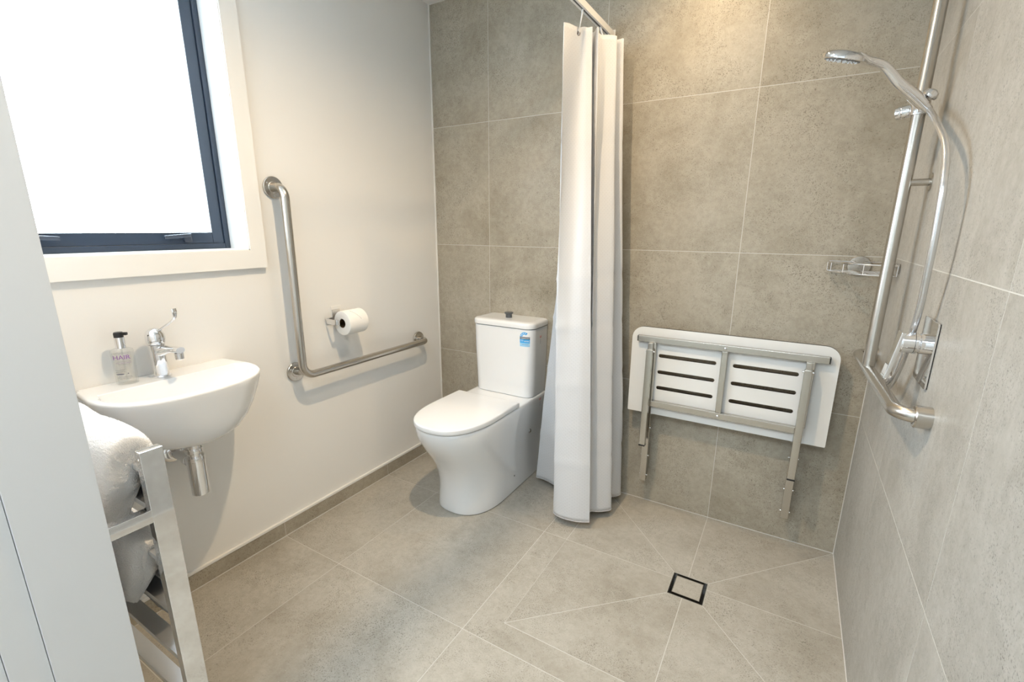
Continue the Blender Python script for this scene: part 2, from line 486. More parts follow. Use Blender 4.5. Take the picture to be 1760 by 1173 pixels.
# tile baseboard + slim paint bead above it
bp_ = []
ybs = [FY, -1.679, -1.0801, YJ, 0.0]
for j in range(4): bp_.append(([(ybs[j], 0.002), (ybs[j + 1], 0.002), (ybs[j + 1], 0.064), (ybs[j], 0.064)], (1, 1, 0, 1), 500 + j))
tiled('baseboard_left', bp_, lambda u, v, d: (0.0095 + d, u, v), 'walltile', lambda mb: mb.box((0, FY, 0.0), (0.0092, 0, 0.0635), 1), rand_seed=3)
MB().box((0, FY, 0.0645), (0.011, 0, 0.078), bev=0.003).build('trim_5', 'trim', kind='structure')
# silicone beads in the wet corners
MB().box((0.0, -0.0022, 0.0), (W, 0.0, 0.0022)).build('trim_6', 'silicone', kind='structure', smooth=False)
MB().box((W - 0.0022, -1.84, 0.0), (W, 0.0, 0.0022)).box((W - 0.0025, -0.0025, 0.0), (W, 0.0, H)).build('trim_7', 'silicone', kind='structure', smooth=False)
MB().box((0.0095, FY, 0.0), (0.0115, 0.0, 0.0018)).build('trim_8', 'silicone', kind='structure', smooth=False)
# ceiling
MB().box((-0.2, -3.9, H), (3.2, WT, H + 0.06)).build('ceiling', 'ceil', smooth=False, kind='structure')
# front wall with the doorway the photograph is taken from
JX0, JX1 = 0.77, 1.975
mb = MB().box((-0.14, FY - 0.13, -0.1), (JX0 - 0.02, FY, H + 0.05)).box((JX1 + 0.02, FY - 0.13, -0.1), (W + WT, FY, H + 0.05)).box((JX0 - 0.02, FY - 0.13, 2.1), (JX1 + 0.02, FY, H + 0.05))
mb.build('wall_front', 'paint', smooth=False, kind='structure')
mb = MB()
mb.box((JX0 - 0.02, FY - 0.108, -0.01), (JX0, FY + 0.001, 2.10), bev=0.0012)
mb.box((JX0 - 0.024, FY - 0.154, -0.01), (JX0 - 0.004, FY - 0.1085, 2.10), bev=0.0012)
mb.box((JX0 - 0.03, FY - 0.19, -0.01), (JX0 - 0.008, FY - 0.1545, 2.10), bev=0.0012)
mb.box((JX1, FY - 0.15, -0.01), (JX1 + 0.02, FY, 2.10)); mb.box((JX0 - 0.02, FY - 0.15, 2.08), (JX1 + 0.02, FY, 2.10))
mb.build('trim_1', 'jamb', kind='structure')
# hallway behind the camera (seen only in reflections)
MB().box((-0.6, -3.9, -0.06), (3.2, -1.97, -0.001)).build('floor_hall', 'floortile', smooth=False, kind='structure')
MB().box((-0.6, -3.95, -0.06), (3.2, -3.8, H)).build('wall_hall_back', 'paint', smooth=False, kind='structure')
MB().box((-0.7, -3.9, -0.06), (-0.6, -1.97, H)).build('wall_hall_left', 'paint', smooth=False, kind='structure')
MB().box((3.2, -3.9, -0.06), (3.3, -1.97, H)).build('wall_hall_right', 'paint', smooth=False, kind='structure')
MB().box((-0.6, -1.98, -0.06), (-0.14, -1.95, H)).box((W + WT, -1.98, -0.06), (3.2, -1.95, H)).build('wall_hall_front', 'paint', smooth=False, kind='structure')

# ================================================================== WINDOW
def frame_ring(mb, y0, z0, y1, z1, w, x0, x1, bev=0.002):
    mb.box((x0, y0, z0), (x1, y0 + w, z1), bev=bev); mb.box((x0, y1 - w, z0), (x1, y1, z1), bev=bev)
    mb.box((x0, y0 + w, z0), (x1, y1 - w, z0 + w), bev=bev); mb.box((x0, y0 + w, z1 - w), (x1, y1 - w, z1), bev=bev)
# architrave (mitred boards proud of the wall)
mb = MB()
AW = 0.059
mb.prism([(WY0 - AW, WZ0 - 0.066), (WY1 + AW, WZ0 - 0.066), (WY1, WZ0), (WY0, WZ0)], lambda u, v, d: (d, u, v), 0, 0.02)
mb.prism([(WY1 + AW, WZ0 - 0.066), (WY1 + AW, WZ1 + 0.066), (WY1, WZ1), (WY1, WZ0)], lambda u, v, d: (d, u, v), 0, 0.02)
mb.prism([(WY0 - AW, WZ0 - 0.066), (WY0 - AW, WZ1 + 0.066), (WY0, WZ1), (WY0, WZ0)], lambda u, v, d: (d, u, v), 0, 0.02)
mb.prism([(WY0 - AW, WZ1 + 0.066), (WY1 + AW, WZ1 + 0.066), (WY1, WZ1), (WY0, WZ1)], lambda u, v, d: (d, u, v), 0, 0.02)
mb.build('trim_2', 'trim', kind='structure', smooth=False)
# reveal liner
mb = MB()
t_ = 0.004
mb.box((-0.135, WY0, WZ0 - 0.001), (0.0165, WY1, WZ0 + t_)); mb.box((-0.135, WY0, WZ1 - t_), (0.0165, WY1, WZ1 + 0.001))
mb.box((-0.135, WY0 - 0.001, WZ0), (0.0165, WY0 + t_, WZ1)); mb.box((-0.135, WY1 - t_, WZ0), (0.0165, WY1 + 0.001, WZ1))
mb.build('trim_3', 'trim', kind='structure', smooth=False)
win = MB(); frame_ring(win, WY0 + t_, WZ0 + t_, WY1 - t_, WZ1 - t_, 0.019, -0.135, -0.098)
wino = win.build('window_1', 'frame', kind='structure')
sash = MB(); sy0, sy1, sz0, sz1 = WY0 + 0.0235, WY1 - 0.0235, WZ0 + 0.0235, WZ1 - 0.0235
frame_ring(sash, sy0, sz0, sy1, sz1, 0.038, -0.132, -0.104)
sasho = sash.build('window_sash', 'frame', wino)
MB().box((-0.121, sy0 + 0.03, sz0 + 0.03), (-0.117, sy1 - 0.03, sz1 - 0.03)).build('window_pane', 'pane', sasho, smooth=False)
bd = MB(); frame_ring(bd, sy0 + 0.0365, sz0 + 0.0365, sy1 - 0.0365, sz1 - 0.0365, 0.0022, -0.108, -0.1035, bev=0)
bd.build('glazing_bead', 'greybtn', sasho, smooth=False)
for yc, sg in ((-1.228, -1), (-1.645, 1)):
    hb = MB()
    hb.box((-0.104, yc - 0.012, sz0 + 0.006), (-0.092, yc + 0.012, sz0 + 0.032), bev=0.002)
    hb.obox((-0.088, yc + sg * 0.034, sz0 + 0.026), (0.005, 0, 0), (0, 0.042, -0.003 * sg), (0, 0, 0.006), bev=0.0015)
    hb.build('window_handle', 'handle', sasho)

# ================================================================== LEFT WALL FITTINGS
R_BAR = 0.016
def flange(mb, c, axis, r=0.040, h=0.008):
    mb.lathe([(r, 0), (r, h - 0.002), (r - 0.002, h), (r * 0.55, h + 0.0005), (r * 0.5, h + 0.002), (R_BAR + 0.001, h + 0.002)], c, axis, 56)
gx = 0.070
yv, zt, zb, yh = -0.952, 1.435, 0.695, -0.190
gr = thing('grab_rail', 'brushed steel L-shaped grab rail on the white wall around the toilet roll', 'grab rail', (0, yv, zb))
mb = MB()
mb.tube(fillet([(0.004, yv, zt), (gx, yv, zt), (gx, yv - 0.004, zb), (gx, yh, zb - 0.002), (0.004, yh, zb - 0.002)], [0.042, 0.052, 0.042], 14), R_BAR, 28)
mb.tube([(0.004, yv + 0.008, zb + 0.008), (0.055, yv + 0.014, zb + 0.014)], 0.0135, 24)
mb.build('rail', 'steel', gr)
for c in ((0.0, yv, zt), (0.0, yv + 0.008, zb + 0.008), (0.0, yh, zb - 0.002)):
    f = MB(); flange(f, c, 'x'); fo = f.build('wall_flange', 'steel', gr)
    for k in range(3):
        a = 2 * PI * k / 3 + 0.5
        MB().lathe([(0.0032, 0.0), (0.0032, 0.001), (0.002, 0.0018), (0.0, 0.0018)], (0.0085, c[1] + 0.029 * math.cos(a), c[2] + 0.029 * math.sin(a)), 'x', 14).build('screw', 'chrome', fo)

# toilet roll holder and roll
rx, rz, ry0, ry1 = 0.075, 0.887, -0.748, -0.645
th = thing('toilet_roll_holder', 'small chrome bracket carrying the toilet roll on the white wall', 'holder', (0, -0.77, rz))
MB().box((0, -0.742, 0.872), (0.0045, -0.689, 0.950), bev=0.0015).build('back_plate', 'trim', th)
mb = MB()
hz = rz + 0.004
for a, b, h0, h1 in (((0.0, -0.762), (0.013, -0.739), 0.90, 0.925),):
    mb.box((0.0045, -0.742, 0.885), (0.008, -0.700, 0.935), bev=0.001)
path = fillet([(0.006, -0.735, hz), (0.006, -0.778, hz), (rx, -0.778, hz), (rx, -0.66, hz)], [0.01, 0.012], 6)
ring = []
for i, p in enumerate(path):
    a = path[max(0, i - 1)]; b = path[min(len(path) - 1, i + 1)]; d = (b - a).normalized(); n_ = Vector((-d.y, d.x, 0))
    ring.append([p + n_ * 0.0018 + Vector((0, 0, 0.011)), p - n_ * 0.0018 + Vector((0, 0, 0.011)), p - n_ * 0.0018 - Vector((0, 0, 0.011)), p + n_ * 0.0018 - Vector((0, 0, 0.011))])
mb.loft(ring); mb.build('arm', 'chrome', th, angle=50)
tr = thing('toilet_roll', 'fresh white toilet roll with folded triangle end', 'toilet roll', (rx, -0.7, rz - 0.004))
zc = rz - 0.004
mb = MB()
ri, ro = 0.0205, 0.054
prof = [(ri, 0.0), (ro - 0.003, 0.0), (ro, 0.003), (ro, (ry1 - ry0) - 0.003), (ro - 0.003, ry1 - ry0), (ri, ry1 - ry0)]
seg = 64; vs = []; fs = []
for r_, h_ in prof:
    for k in range(seg):
        a = 2 * PI * k / seg; vs.append((rx + r_ * math.cos(a), ry0 + h_, zc + r_ * math.sin(a)))
for i in range(len(prof) - 1):
    for k in range(seg): fs.append([i * seg + k, i * seg + (k + 1) % seg, (i + 1) * seg + (k + 1) % seg, (i + 1) * seg + k])
mb.add(vs, fs); mb.build('paper', 'tpaper', tr, angle=50)
mb = MB(); vs = []; fs = []
for r_, h_ in ((ri, 0.0005), (ri, ry1 - ry0 - 0.0005), (ri - 0.001, ry1 - ry0 - 0.0005), (ri - 0.001, 0.0005)):
    for k in range(40):
        a = 2 * PI * k / 40; vs.append((rx + r_ * math.cos(a), ry0 + h_, zc + r_ * math.sin(a)))
for i in range(4):
    for k in range(40): fs.append([i * 40 + k, i * 40 + (k + 1) % 40, ((i + 1) % 4) * 40 + (k + 1) % 40, ((i + 1) % 4) * 40 + k])
mb.add(vs, fs); mb.build('cardboard_core', 'card', tr)
# folded triangle lying on the roll
mb = MB(); vs = []; fs = []; nn = 10
for i in range(nn + 1):
    t = i / nn; ang = 1.25 - 0.95 * t; half = 0.034 * (1 - t) + 0.0005
    for off in (0.0022, 0.0004):
        for sg in (-1, 1): vs.append((rx + (ro + off) * math.cos(ang), (ry0 + ry1) / 2 + 0.012 + sg * half, zc + (ro + off) * math.sin(ang)))
for i in range(nn):
    a = i * 4; b = a + 4
    fs += [[a, a + 1, b + 1, b], [a + 2, a + 3, b + 3, b + 2], [a, a + 2, b + 2, b], [a + 1, a + 3, b + 3, b + 1]]
fs += [[0, 1, 3, 2]]
mb.add(vs, fs); mb.build('folded_corner', 'tpaper', tr)

# ================================================================== BASIN
BYc, BHW, BD, BZ = -1.428, 0.2260, 0.324, 0.828
def basin_outline(hw, d, n=72, flat=0.13, back=0.0, rc=0.02, pw=2.35):
    """plan outline, back edge on the wall: list of (x, y); straight sides then a bowed front"""
    pts = []
    for k in range(n + 1):
        a = -PI / 2 + PI * k / n
        c, s_ = math.cos(a), math.sin(a)
        x = flat + (d - flat) * (abs(c) ** (2 / pw)); y = hw * math.copysign(abs(s_) ** (2 / pw), s_)
        pts.append((x, y))
    m = 6
    fl = lambda t: 1.0 - 0.065 * (1 - t)
    left = [(back + (flat - back) * k / m, -hw * fl(k / m)) for k in range(m)]
    right = [(flat - (flat - back) * (k + 1) / m, hw * fl(1 - (k + 1) / m)) for k in range(m)]
    bk = [(back, (hw - 2 * hw * (k + 1) / 12) * fl(0)) for k in range(11)]
    return left + pts + right + bk
def ring_at(hw, d, z, flat, back, xo=0.0, pw=2.35): return [Vector((x + xo, BYc + y, z)) for x, y in basin_outline(hw, d, flat=flat, back=back, pw=pw)]
bs = thing('washbasin', 'small white wall-hung ceramic washbasin under the window', 'washbasin', (0.0, BYc, 0.62))
rings = [ring_at(0.060, 0.235, 0.640, 0.10, 0.0), ring_at(0.115, 0.262, 0.646, 0.10, 0.0), ring_at(0.150, 0.280, 0.664, 0.11, 0.0),
         ring_at(0.176, 0.293, 0.693, 0.12, 0.0), ring_at(0.199, 0.303, 0.730, 0.12, 0.0), ring_at(0.215, 0.313, 0.772, 0.125, 0.0),
         ring_at(0.2235, 0.321, 0.806, 0.13, 0.0), ring_at(BHW, BD, 0.820, 0.13, 0.0), ring_at(BHW - 0.001, BD - 0.001, 0.8255, 0.13, 0.0),
         ring_at(BHW - 0.005, BD - 0.005, BZ, 0.13, 0.002), ring_at(BHW - 0.010, BD - 0.011, BZ + 0.0005, 0.13, 0.006),
         # rim inner edge, bowl leaves a tap ledge at the back
         ring_at(BHW - 0.021, BD - 0.022, BZ, 0.14, 0.100), ring_at(BHW - 0.0245, BD - 0.0255, BZ - 0.0035, 0.14, 0.103),
         ring_at(BHW - 0.028, BD - 0.029, BZ - 0.022, 0.145, 0.106), ring_at(BHW - 0.034, BD - 0.035, BZ - 0.062, 0.15, 0.110),
         ring_at(BHW - 0.052, BD - 0.048, BZ - 0.098, 0.155, 0.118), ring_at(BHW - 0.100, BD - 0.078, BZ - 0.118, 0.17, 0.134), ring_at(0.03, 0.20, BZ - 0.124, 0.18, 0.165)]
mb = MB().loft(rings, cap0=True, cap1=True)
mb.build('bowl', 'ceramic', bs, angle=60)
MB().lathe([(0.0, 0.0), (0.021, 0.0), (0.023, 0.001), (0.021, 0.003), (0.0, 0.004)], (0.182, BYc, BZ - 0.124), 'z').build('plug', 'chrome', bs)
MB().lathe([(0.0, 0.0), (0.006, 0.0), (0.006, 0.004), (0.0, 0.0045)], (0.02, BYc - BHW + 0.012, 0.69), (0, -1, 0)).build('fixing_cap', 'black', bs)

# tap
ty, tx = -1.440, 0.058
tp = thing('basin_tap', 'chrome lever mixer tap standing on the washbasin ledge', 'tap', (tx, ty, BZ))
mb = MB().lathe([(0.0, 0), (0.0255, 0), (0.0255, 0.004), (0.0235, 0.006), (0.0215, 0.0075), (0.0205, 0.04), (0.0205, 0.082), (0.022, 0.09), (0.0225, 0.105), (0.0, 0.107)], (tx, ty, BZ))
mb.build('body', 'chrome', tp)
sd = Vector((0.97, 0.24, 0)).normalized(); sn = Vector((-sd.y, sd.x, 0))
mb = MB(); rg = []
for k in range(13):
    t = k / 12; c = Vector((tx, ty, BZ + 0.083)) + sd * (0.096 * t) + Vector((0, 0, 0.012 * math.sin(t * PI * 0.6) - 0.002))
    w_, h_ = 0.0185 - 0.004 * t, 0.0185 - 0.0085 * smoothstep(t * 1.3)
    rg.append([c + sn * (w_ * math.cos(a)) + Vector((0, 0, h_ * math.sin(a))) for a in [2 * PI * q / 24 for q in range(24)]])
mb.loft(rg); so = mb.build('spout', 'chrome', tp)
ac = Vector((tx, ty, BZ + 0.076)) + sd * 0.088
MB().lathe([(0.0, -0.012), (0.0105, -0.012), (0.012, -0.010), (0.012, 0.008), (0.0, 0.010)], ac).build('aerator', 'chrome', so)
mb = MB().lathe([(0.0225, 0.107), (0.0255, 0.111), (0.0265, 0.122), (0.0255, 0.136), (0.021, 0.148), (0.012, 0.155), (0.0, 0.157)], (tx, ty, BZ))
mb.lathe([(0.0232, 0.1065), (0.0245, 0.1085), (0.0232, 0.1105)], (tx, ty, BZ)); mb.build('cartridge_cap', 'chrome', tp)
ld = Vector((0.93, 0.37, 0)).normalized(); ln = Vector((-ld.y, ld.x, 0))
cp = catmull([Vector((tx, ty, BZ + 0.140)) + ld * a + Vector((0, 0, b)) for a, b in ((-0.008, 0.000), (0.018, 0.010), (0.044, 0.025), (0.070, 0.041), (0.082, 0.053), (0.0845, 0.068), (0.083, 0.080))], 6)
rg = []
for i, p in enumerate(cp):
    a = cp[max(0, i - 1)]; b = cp[min(len(cp) - 1, i + 1)]; d = (b - a).normalized(); up = ln.cross(d).normalized(); t = i / (len(cp) - 1)
    w_ = 0.0085 - 0.0035 * math.sin(PI * min(1, t * 1.25)) + (0.0005 if t > 0.8 else 0); h_ = 0.0045 - 0.0015 * t + (0.002 if t > 0.85 else 0)
    rg.append([p + ln * (w_ * math.cos(q)) + up * (h_ * math.sin(q)) for q in [2 * PI * z / 16 for z in range(16)]])
MB().loft(rg).build('lever_handle', 'chrome', tp)

# soap dispenser
sx_, sy_ = 0.050, -1.527
sp = thing('soap_dispenser', 'clear pump bottle with purple HAIR lettering and black pump on the washbasin', 'bottle', (sx_, sy_, BZ))
fa = math.radians(-32)                                     # the label faces into the room
fu = Vector((-math.sin(fa), math.cos(fa), 0)); fn = Vector((math.cos(fa), math.sin(fa), 0))
def oval(z, a, b, c=None, n=40):
    c = c or Vector((sx_, sy_, 0))
    return [c + fu * (a * math.copysign(abs(math.cos(q)) ** 0.75, math.cos(q))) + fn * (b * math.copysign(abs(math.sin(q)) ** 0.9, math.sin(q))) + Vector((0, 0, z)) for q in [2 * PI * k / n for k in range(n)]]
z0 = BZ + 0.0008
mb = MB().loft([oval(z0, 0.024, 0.014), oval(z0 + 0.002, 0.0268, 0.0165), oval(z0 + 0.05, 0.0275, 0.0172), oval(z0 + 0.100, 0.0280, 0.0176), oval(z0 + 0.106, 0.0268, 0.0165), oval(z0 + 0.110, 0.017, 0.012), oval(z0 + 0.112, 0.011, 0.0105)])
mb.build('bottle_body', 'bottle', sp)
mb = MB().loft([oval(z0 + 0.004, 0.022, 0.012), oval(z0 + 0.05, 0.0248, 0.0145), oval(z0 + 0.095, 0.0252, 0.0148)])
mb.build('gel', 'gel', sp)
MB().tube([(sx_, sy_, z0 + 0.008), (sx_ , sy_ , z0 + 0.11)], 0.0022, 12).build('dip_tube', 'bottle', sp)
MB().lathe([(0.0, 0.110), (0.0128, 0.110), (0.0128, 0.143), (0.0, 0.143)], (sx_, sy_, z0)).build('collar', 'chrome', sp)
mb = MB().lathe([(0.0, 0.143), (0.0118, 0.143), (0.0122, 0.154), (0.0105, 0.158), (0.0, 0.159)], (sx_, sy_, z0))
mb.obox(Vector((sx_, sy_, z0 + 0.153)) + fu * 0.013 + fn * 0.004, fu * 0.009 + fn * 0.003, fn * 0.0045 - fu * 0.0015, Vector((0, 0, 0.0042)), bev=0.0015)
mb.build('pump_head', 'black', sp)

def text_part(name, txt, size, origin, u, n, mat_name, parent, bend=None, spacing=1.0, align='CENTER', font_shear=0.0):
    """flat lettering as a thin mesh: u = reading direction, n = outward normal; bend(p) may wrap it onto a surface"""
    cu = bpy.data.curves.new(name, 'FONT'); cu.body = txt; cu.size = size; cu.align_x = align; cu.align_y = 'CENTER'
    cu.space_character = spacing; cu.extrude = 0.00008; cu.resolution_u = 3
    tmp = bpy.data.objects.new(name, cu); COL.objects.link(tmp)
    dg = bpy.context.evaluated_depsgraph_get()
    me = bpy.data.meshes.new_from_object(tmp.evaluated_get(dg)); bpy.data.objects.remove(tmp); bpy.data.curves.remove(cu)
    u = Vector(u).normalized(); n = Vector(n).normalized(); v = n.cross(u); origin = Vector(origin)
    r = parent
    while r.parent is not None: r = r.parent
    for vt in me.vertices:
        p = origin + u * vt.co.x + v * vt.co.y + n * vt.co.z
        if bend: p = bend(vt.co.x, vt.co.y, vt.co.z)
        vt.co = p - Vector(r.location)
    me.materials.clear(); me.materials.append(M[mat_name])
    o = bpy.data.objects.new(name, me); COL.objects.link(o); o.parent = parent
    return o
def on_bottle(zoff):
    def f(x, y, z):
        t = max(-0.999, min(0.999, x / 0.0275)); b = 0.0172 * (1 - abs(t) ** 2.6) ** 0.45
        return Vector((sx_, sy_, z0 + zoff)) + fu * x + fn * (b + 0.0006 + z) + Vector((0, 0, y))
    return f
text_part('lettering', 'HAIR', 0.0185, (0, 0, 0), fu, fn, 'purple', sp, on_bottle(0.084), 1.0)
for k, (zz, w_, x0_, mt) in enumerate(((0.0965, 0.034, 0.0, 'greyprint'), (0.0715, 0.030, 0.002, 'greyprint'), (0.0675, 0.034, 0.002, 'purple'), (0.0635, 0.026, 0.002, 'greyprint'),
                                   (0.046, 0.020, -0.010, 'greyprint'), (0.041, 0.022, -0.009, 'greyprint'), (0.026, 0.030, 0.0, 'greyprint'), (0.0225, 0.034, 0.0, 'greyprint'), (0.019, 0.026, 0.0, 'greyprint'))):
    mb = MB(); f_ = on_bottle(zz); q = random.Random(k); x = x0_ - w_ / 2
    while x < x0_ + w_ / 2:
        L_ = q.uniform(0.0012, 0.0034)
        a = [f_(x, -0.0004, 0), f_(x + L_, -0.0004, 0), f_(x + L_, 0.0005, 0), f_(x, 0.0005, 0)]
        mb.add(a, [[0, 1, 2, 3]]); x += L_ + 0.0008
    mb.build('fine_print', mt, sp, smooth=False)
f_ = on_bottle(0.0335)
mb = MB().add([f_(-0.010 + 0.010 * math.cos(q), 0.0022 * math.sin(q), 0) for q in [2 * PI * k / 20 for k in range(20)]], [list(range(20))]); mb.build('dark_mark', 'greyprint', sp, smooth=False)
mb = MB().add([f_(0.009 + 0.002 * math.cos(q), 0.001 + 0.002 * math.sin(q), 0) for q in [2 * PI * k / 4 for k in range(4)]], [[0, 1, 2, 3]]); mb.build('dark_mark', 'greyprint', sp, smooth=False)

# bottle trap
bx_, by_ = 0.150, -1.428
bt = thing('bottle_trap', 'chrome bottle trap hanging beneath the washbasin', 'waste trap', (bx_, by_, 0.44))
MB().lathe([(0.0, 0.0), (0.018, 0.0), (0.018, 0.075), (0.0, 0.075)], (bx_, by_, 0.567)).build('tailpiece', 'chrome', bt)
MB().lathe([(0.018, 0.0), (0.0235, 0.0), (0.0245, 0.002), (0.0245, 0.012), (0.0235, 0.014), (0.018, 0.014)], (bx_, by_, 0.583)).build('locking_ring', 'chrome', bt)
MB().lathe([(0.0, 0.0), (0.0235, 0.0), (0.0255, 0.002), (0.0262, 0.09), (0.0262, 0.118), (0.0272, 0.119), (0.0272, 0.131), (0.026, 0.133), (0.0, 0.133)], (bx_, by_, 0.437)).build('trap_cup', 'chrome', bt)
MB().tube([(bx_, by_, 0.548), (0.085, by_, 0.548), (0.0, by_, 0.545)], 0.0165, 24).build('waste_pipe', 'chrome', bt)
MB().lathe([(0.0165, 0.0), (0.022, 0.001), (0.022, 0.020), (0.0165, 0.022)], (0.098, by_, 0.548), 'x').build('pipe_collar', 'chrome', bt)
MB().lathe([(0.0345, 0.0), (0.0345, 0.003), (0.030, 0.007), (0.0165, 0.009)], (0.0, by_, 0.545), 'x').build('wall_flange', 'chrome', bt)

# ================================================================== TOILET
TX = 0.5265
to = thing('toilet', 'white back-to-wall toilet suite in the tiled corner', 'toilet', (TX, -0.3, 0.0))
def dshape(hw, yf, yb, z, ncur=44, pw=2.4, lcur=0.30, nb=6, xo=0.0):
    """D outline: straight back at yb, bowed front reaching yf"""
    pts = []; ym = min(yf + lcur, yb - 0.02)
    for k in range(ncur + 1):
        a = PI + PI * k / ncur; c, s_ = math.cos(a), math.sin(a)
        pts.append(Vector((TX + xo + hw * math.copysign(abs(c) ** (2 / pw), c), ym + (ym - yf) * math.copysign(abs(s_) ** (2 / pw), s_), z)))
    for k in range(1, nb): pts.append(Vector((TX + xo + hw, ym + (yb - ym) * k / nb, z)))
    pts.append(Vector((TX + xo + hw, yb, z)))
    for k in range(1, 8): pts.append(Vector((TX + xo + hw - 2 * hw * k / 8, yb, z)))
    pts.append(Vector((TX + xo - hw, yb, z)))
    for k in range(1, nb): pts.append(Vector((TX + xo - hw, yb + (ym - yb) * k / nb, z)))
    return pts
prof = [(0.000, 0.148, -0.577), (0.006, 0.152, -0.582), (0.05, 0.151, -0.580), (0.10, 0.150, -0.580), (0.15, 0.1505, -0.585), (0.20, 0.153, -0.598),
        (0.25, 0.158, -0.621), (0.30, 0.164, -0.653), (0.35, 0.170, -0.688), (0.39, 0.1745, -0.711), (0.42, 0.1765, -0.722), (0.445, 0.1775, -0.727), (0.456, 0.1765, -0.726), (0.461, 0.173, -0.722), (0.462, 0.160, -0.705)]
mb = MB().loft([dshape(w_ + 0.006 * (1 - z / 0.46), yf, -0.002, z, lcur=0.22 + 0.05 * (z / 0.46), xo=-0.013 * (1 - z / 0.46)) for z, w_, yf in prof])
pan = mb.build('pan', 'ceramic', to, angle=60)
zz0, zz1 = 0.4655, 0.4885
mb = MB().loft([dshape(0.160, -0.712, -0.292, zz0 - 0.003, lcur=0.27), dshape(0.176, -0.734, -0.286, zz0, lcur=0.27), dshape(0.1785, -0.737, -0.285, zz0 + 0.003, lcur=0.27), dshape(0.1785, -0.737, -0.285, zz1 - 0.005, lcur=0.27),
                dshape(0.176, -0.7345, -0.2865, zz1 - 0.001, lcur=0.27), dshape(0.170, -0.728, -0.29, zz1, lcur=0.27), dshape(0.10, -0.62, -0.33, zz1 + 0.0008, lcur=0.2)])
mb.build('lid', 'lidplastic', to, angle=60)
for sg in (-1, 1): MB().tube([(TX + sg * 0.075 - 0.02, -0.272, 0.468), (TX + sg * 0.075 + 0.02, -0.272, 0.468)], 0.007, 16).build('hinge', 'lidplastic', to)
# cistern
def crect(x0, x1, yf, z, r=0.045): return [Vector((a, b, z)) for a, b in rrect(x0, yf, x1, -0.002, (r, r, 0.006, 0.006), 9)]
cx0, cx1 = 0.354, 0.704
mb = MB().loft([crect(cx0 + 0.012, cx1 - 0.012, -0.158, 0.4625, 0.04), crect(cx0 + 0.008, cx1 - 0.008, -0.162, 0.467, 0.043), crect(cx0 + 0.005, cx1 - 0.004, -0.164, 0.56), crect(cx0, cx1, -0.167, 0.70), crect(cx0 - 0.001, cx1 + 0.001, -0.168, 0.8145), crect(cx0 + 0.008, cx1 - 0.008, -0.160, 0.8148)])
cis = mb.build('cistern', 'ceramic', to, angle=50)
mb = MB().loft([crect(cx0 + 0.004, cx1 - 0.004, -0.166, 0.8165, 0.045), crect(cx0 - 0.004, cx1 + 0.004, -0.173, 0.819, 0.048), crect(cx0 - 0.0045, cx1 + 0.0045, -0.174, 0.835, 0.048), crect(cx0 - 0.002, cx1 + 0.002, -0.171, 0.843, 0.047), crect(cx0 + 0.006, cx1 - 0.006, -0.163, 0.8475, 0.042), crect(cx0 + 0.03, cx1 - 0.03, -0.14, 0.849, 0.03)])
lid2 = mb.build('cistern_lid', 'ceramic', to, angle=50)
MB().lathe([(0.0, 0.0), (0.0165, 0.0), (0.0165, 0.016), (0.0225, 0.021), (0.0225, 0.027), (0.021, 0.028), (0.0, 0.0282)], (0.523, -0.083, 0.849)).build('flush_button', 'greybtn', lid2)
MB().lathe([(0.0, 0.0), (0.011, 0.0), (0.011, 0.002), (0.008, 0.005), (0.0, 0.006)], (TX + 0.1625, -0.149, 0.288), 'x', 32).build('fixing_cap', 'chrome', pan)
MB().lathe([(0.0, 0.0), (0.004, 0.0), (0.004, 0.0008), (0.0, 0.001)], (TX + 0.1495, -0.278, 0.092), 'x', 20).build('fixing_hole', 'greybtn', pan)
# water rating label on the cistern front
lx0, lx1, yl = 0.637, 0.689, None
def cfront(x):                                             # y of the cistern front incl. its rounded corner
    r = 0.045; xe = cx1; yf = -0.1675
    if x < xe - r: return yf
    t = (x - (xe - r)) / r; return yf + r - math.sqrt(max(0, r * r - (t * r) ** 2))
def patch(name, x0, x1, z0_, z1_, mt, parent, off=0.0006, n=8, shape=None):
    mb = MB(); vs = []; fs = []
    for i in range(n + 1):
        x = x0 + (x1 - x0) * i / n
        for z in (z0_, z1_): vs.append((x, cfront(x) - off, z))
    for i in range(n): fs.append([2 * i, 2 * i + 2, 2 * i + 3, 2 * i + 1])
    return mb.add(vs, fs).build(name, mt, parent, smooth=False)
lab = patch('rating_label', 0.638, 0.688, 0.731, 0.749, 'paleblue', cis)
patch('label_field', 0.638, 0.688, 0.749, 0.768, 'blue', lab, 0.0009)
patch('label_band', 0.638, 0.688, 0.768, 0.779, 'navy', lab, 0.0009)
mb = MB(); vs = []; fs = []; nn = 20
for k in range(nn + 1):
    a = PI * (1.0 - 0.72 * k / nn)
    for r_ in (0.0245, 0.0125): x = 0.663 + r_ * math.cos(a); vs.append((x, cfront(x) - 0.0009, 0.7785 + r_ * math.sin(a)))
for k in range(nn): fs.append([2 * k, 2 * k + 1, 2 * k + 3, 2 * k + 2])
mb.add(vs, fs); mb.build('star_arc', 'blue', lab, smooth=False)
for k in range(4):
    a = PI * (0.93 - 0.165 * k); cx_, cz_ = 0.663 + 0.0185 * math.cos(a), 0.7785 + 0.0185 * math.sin(a)
    star = []
    for j in range(10):
        r_ = 0.0038 if j % 2 == 0 else 0.0016; b = PI / 2 + 2 * PI * j / 10
        star.append((cx_ + r_ * math.cos(b), cfront(cx_) - 0.0013, cz_ + r_ * math.sin(b)))
    MB().add(star, [list(range(10))]).build('star', 'white', lab, smooth=False)
def bend_c(cx_, cz_, off=0.0013):
    return lambda x, y, z: Vector((cx_ + x, cfront(cx_ + x) - off - z, cz_ + y))
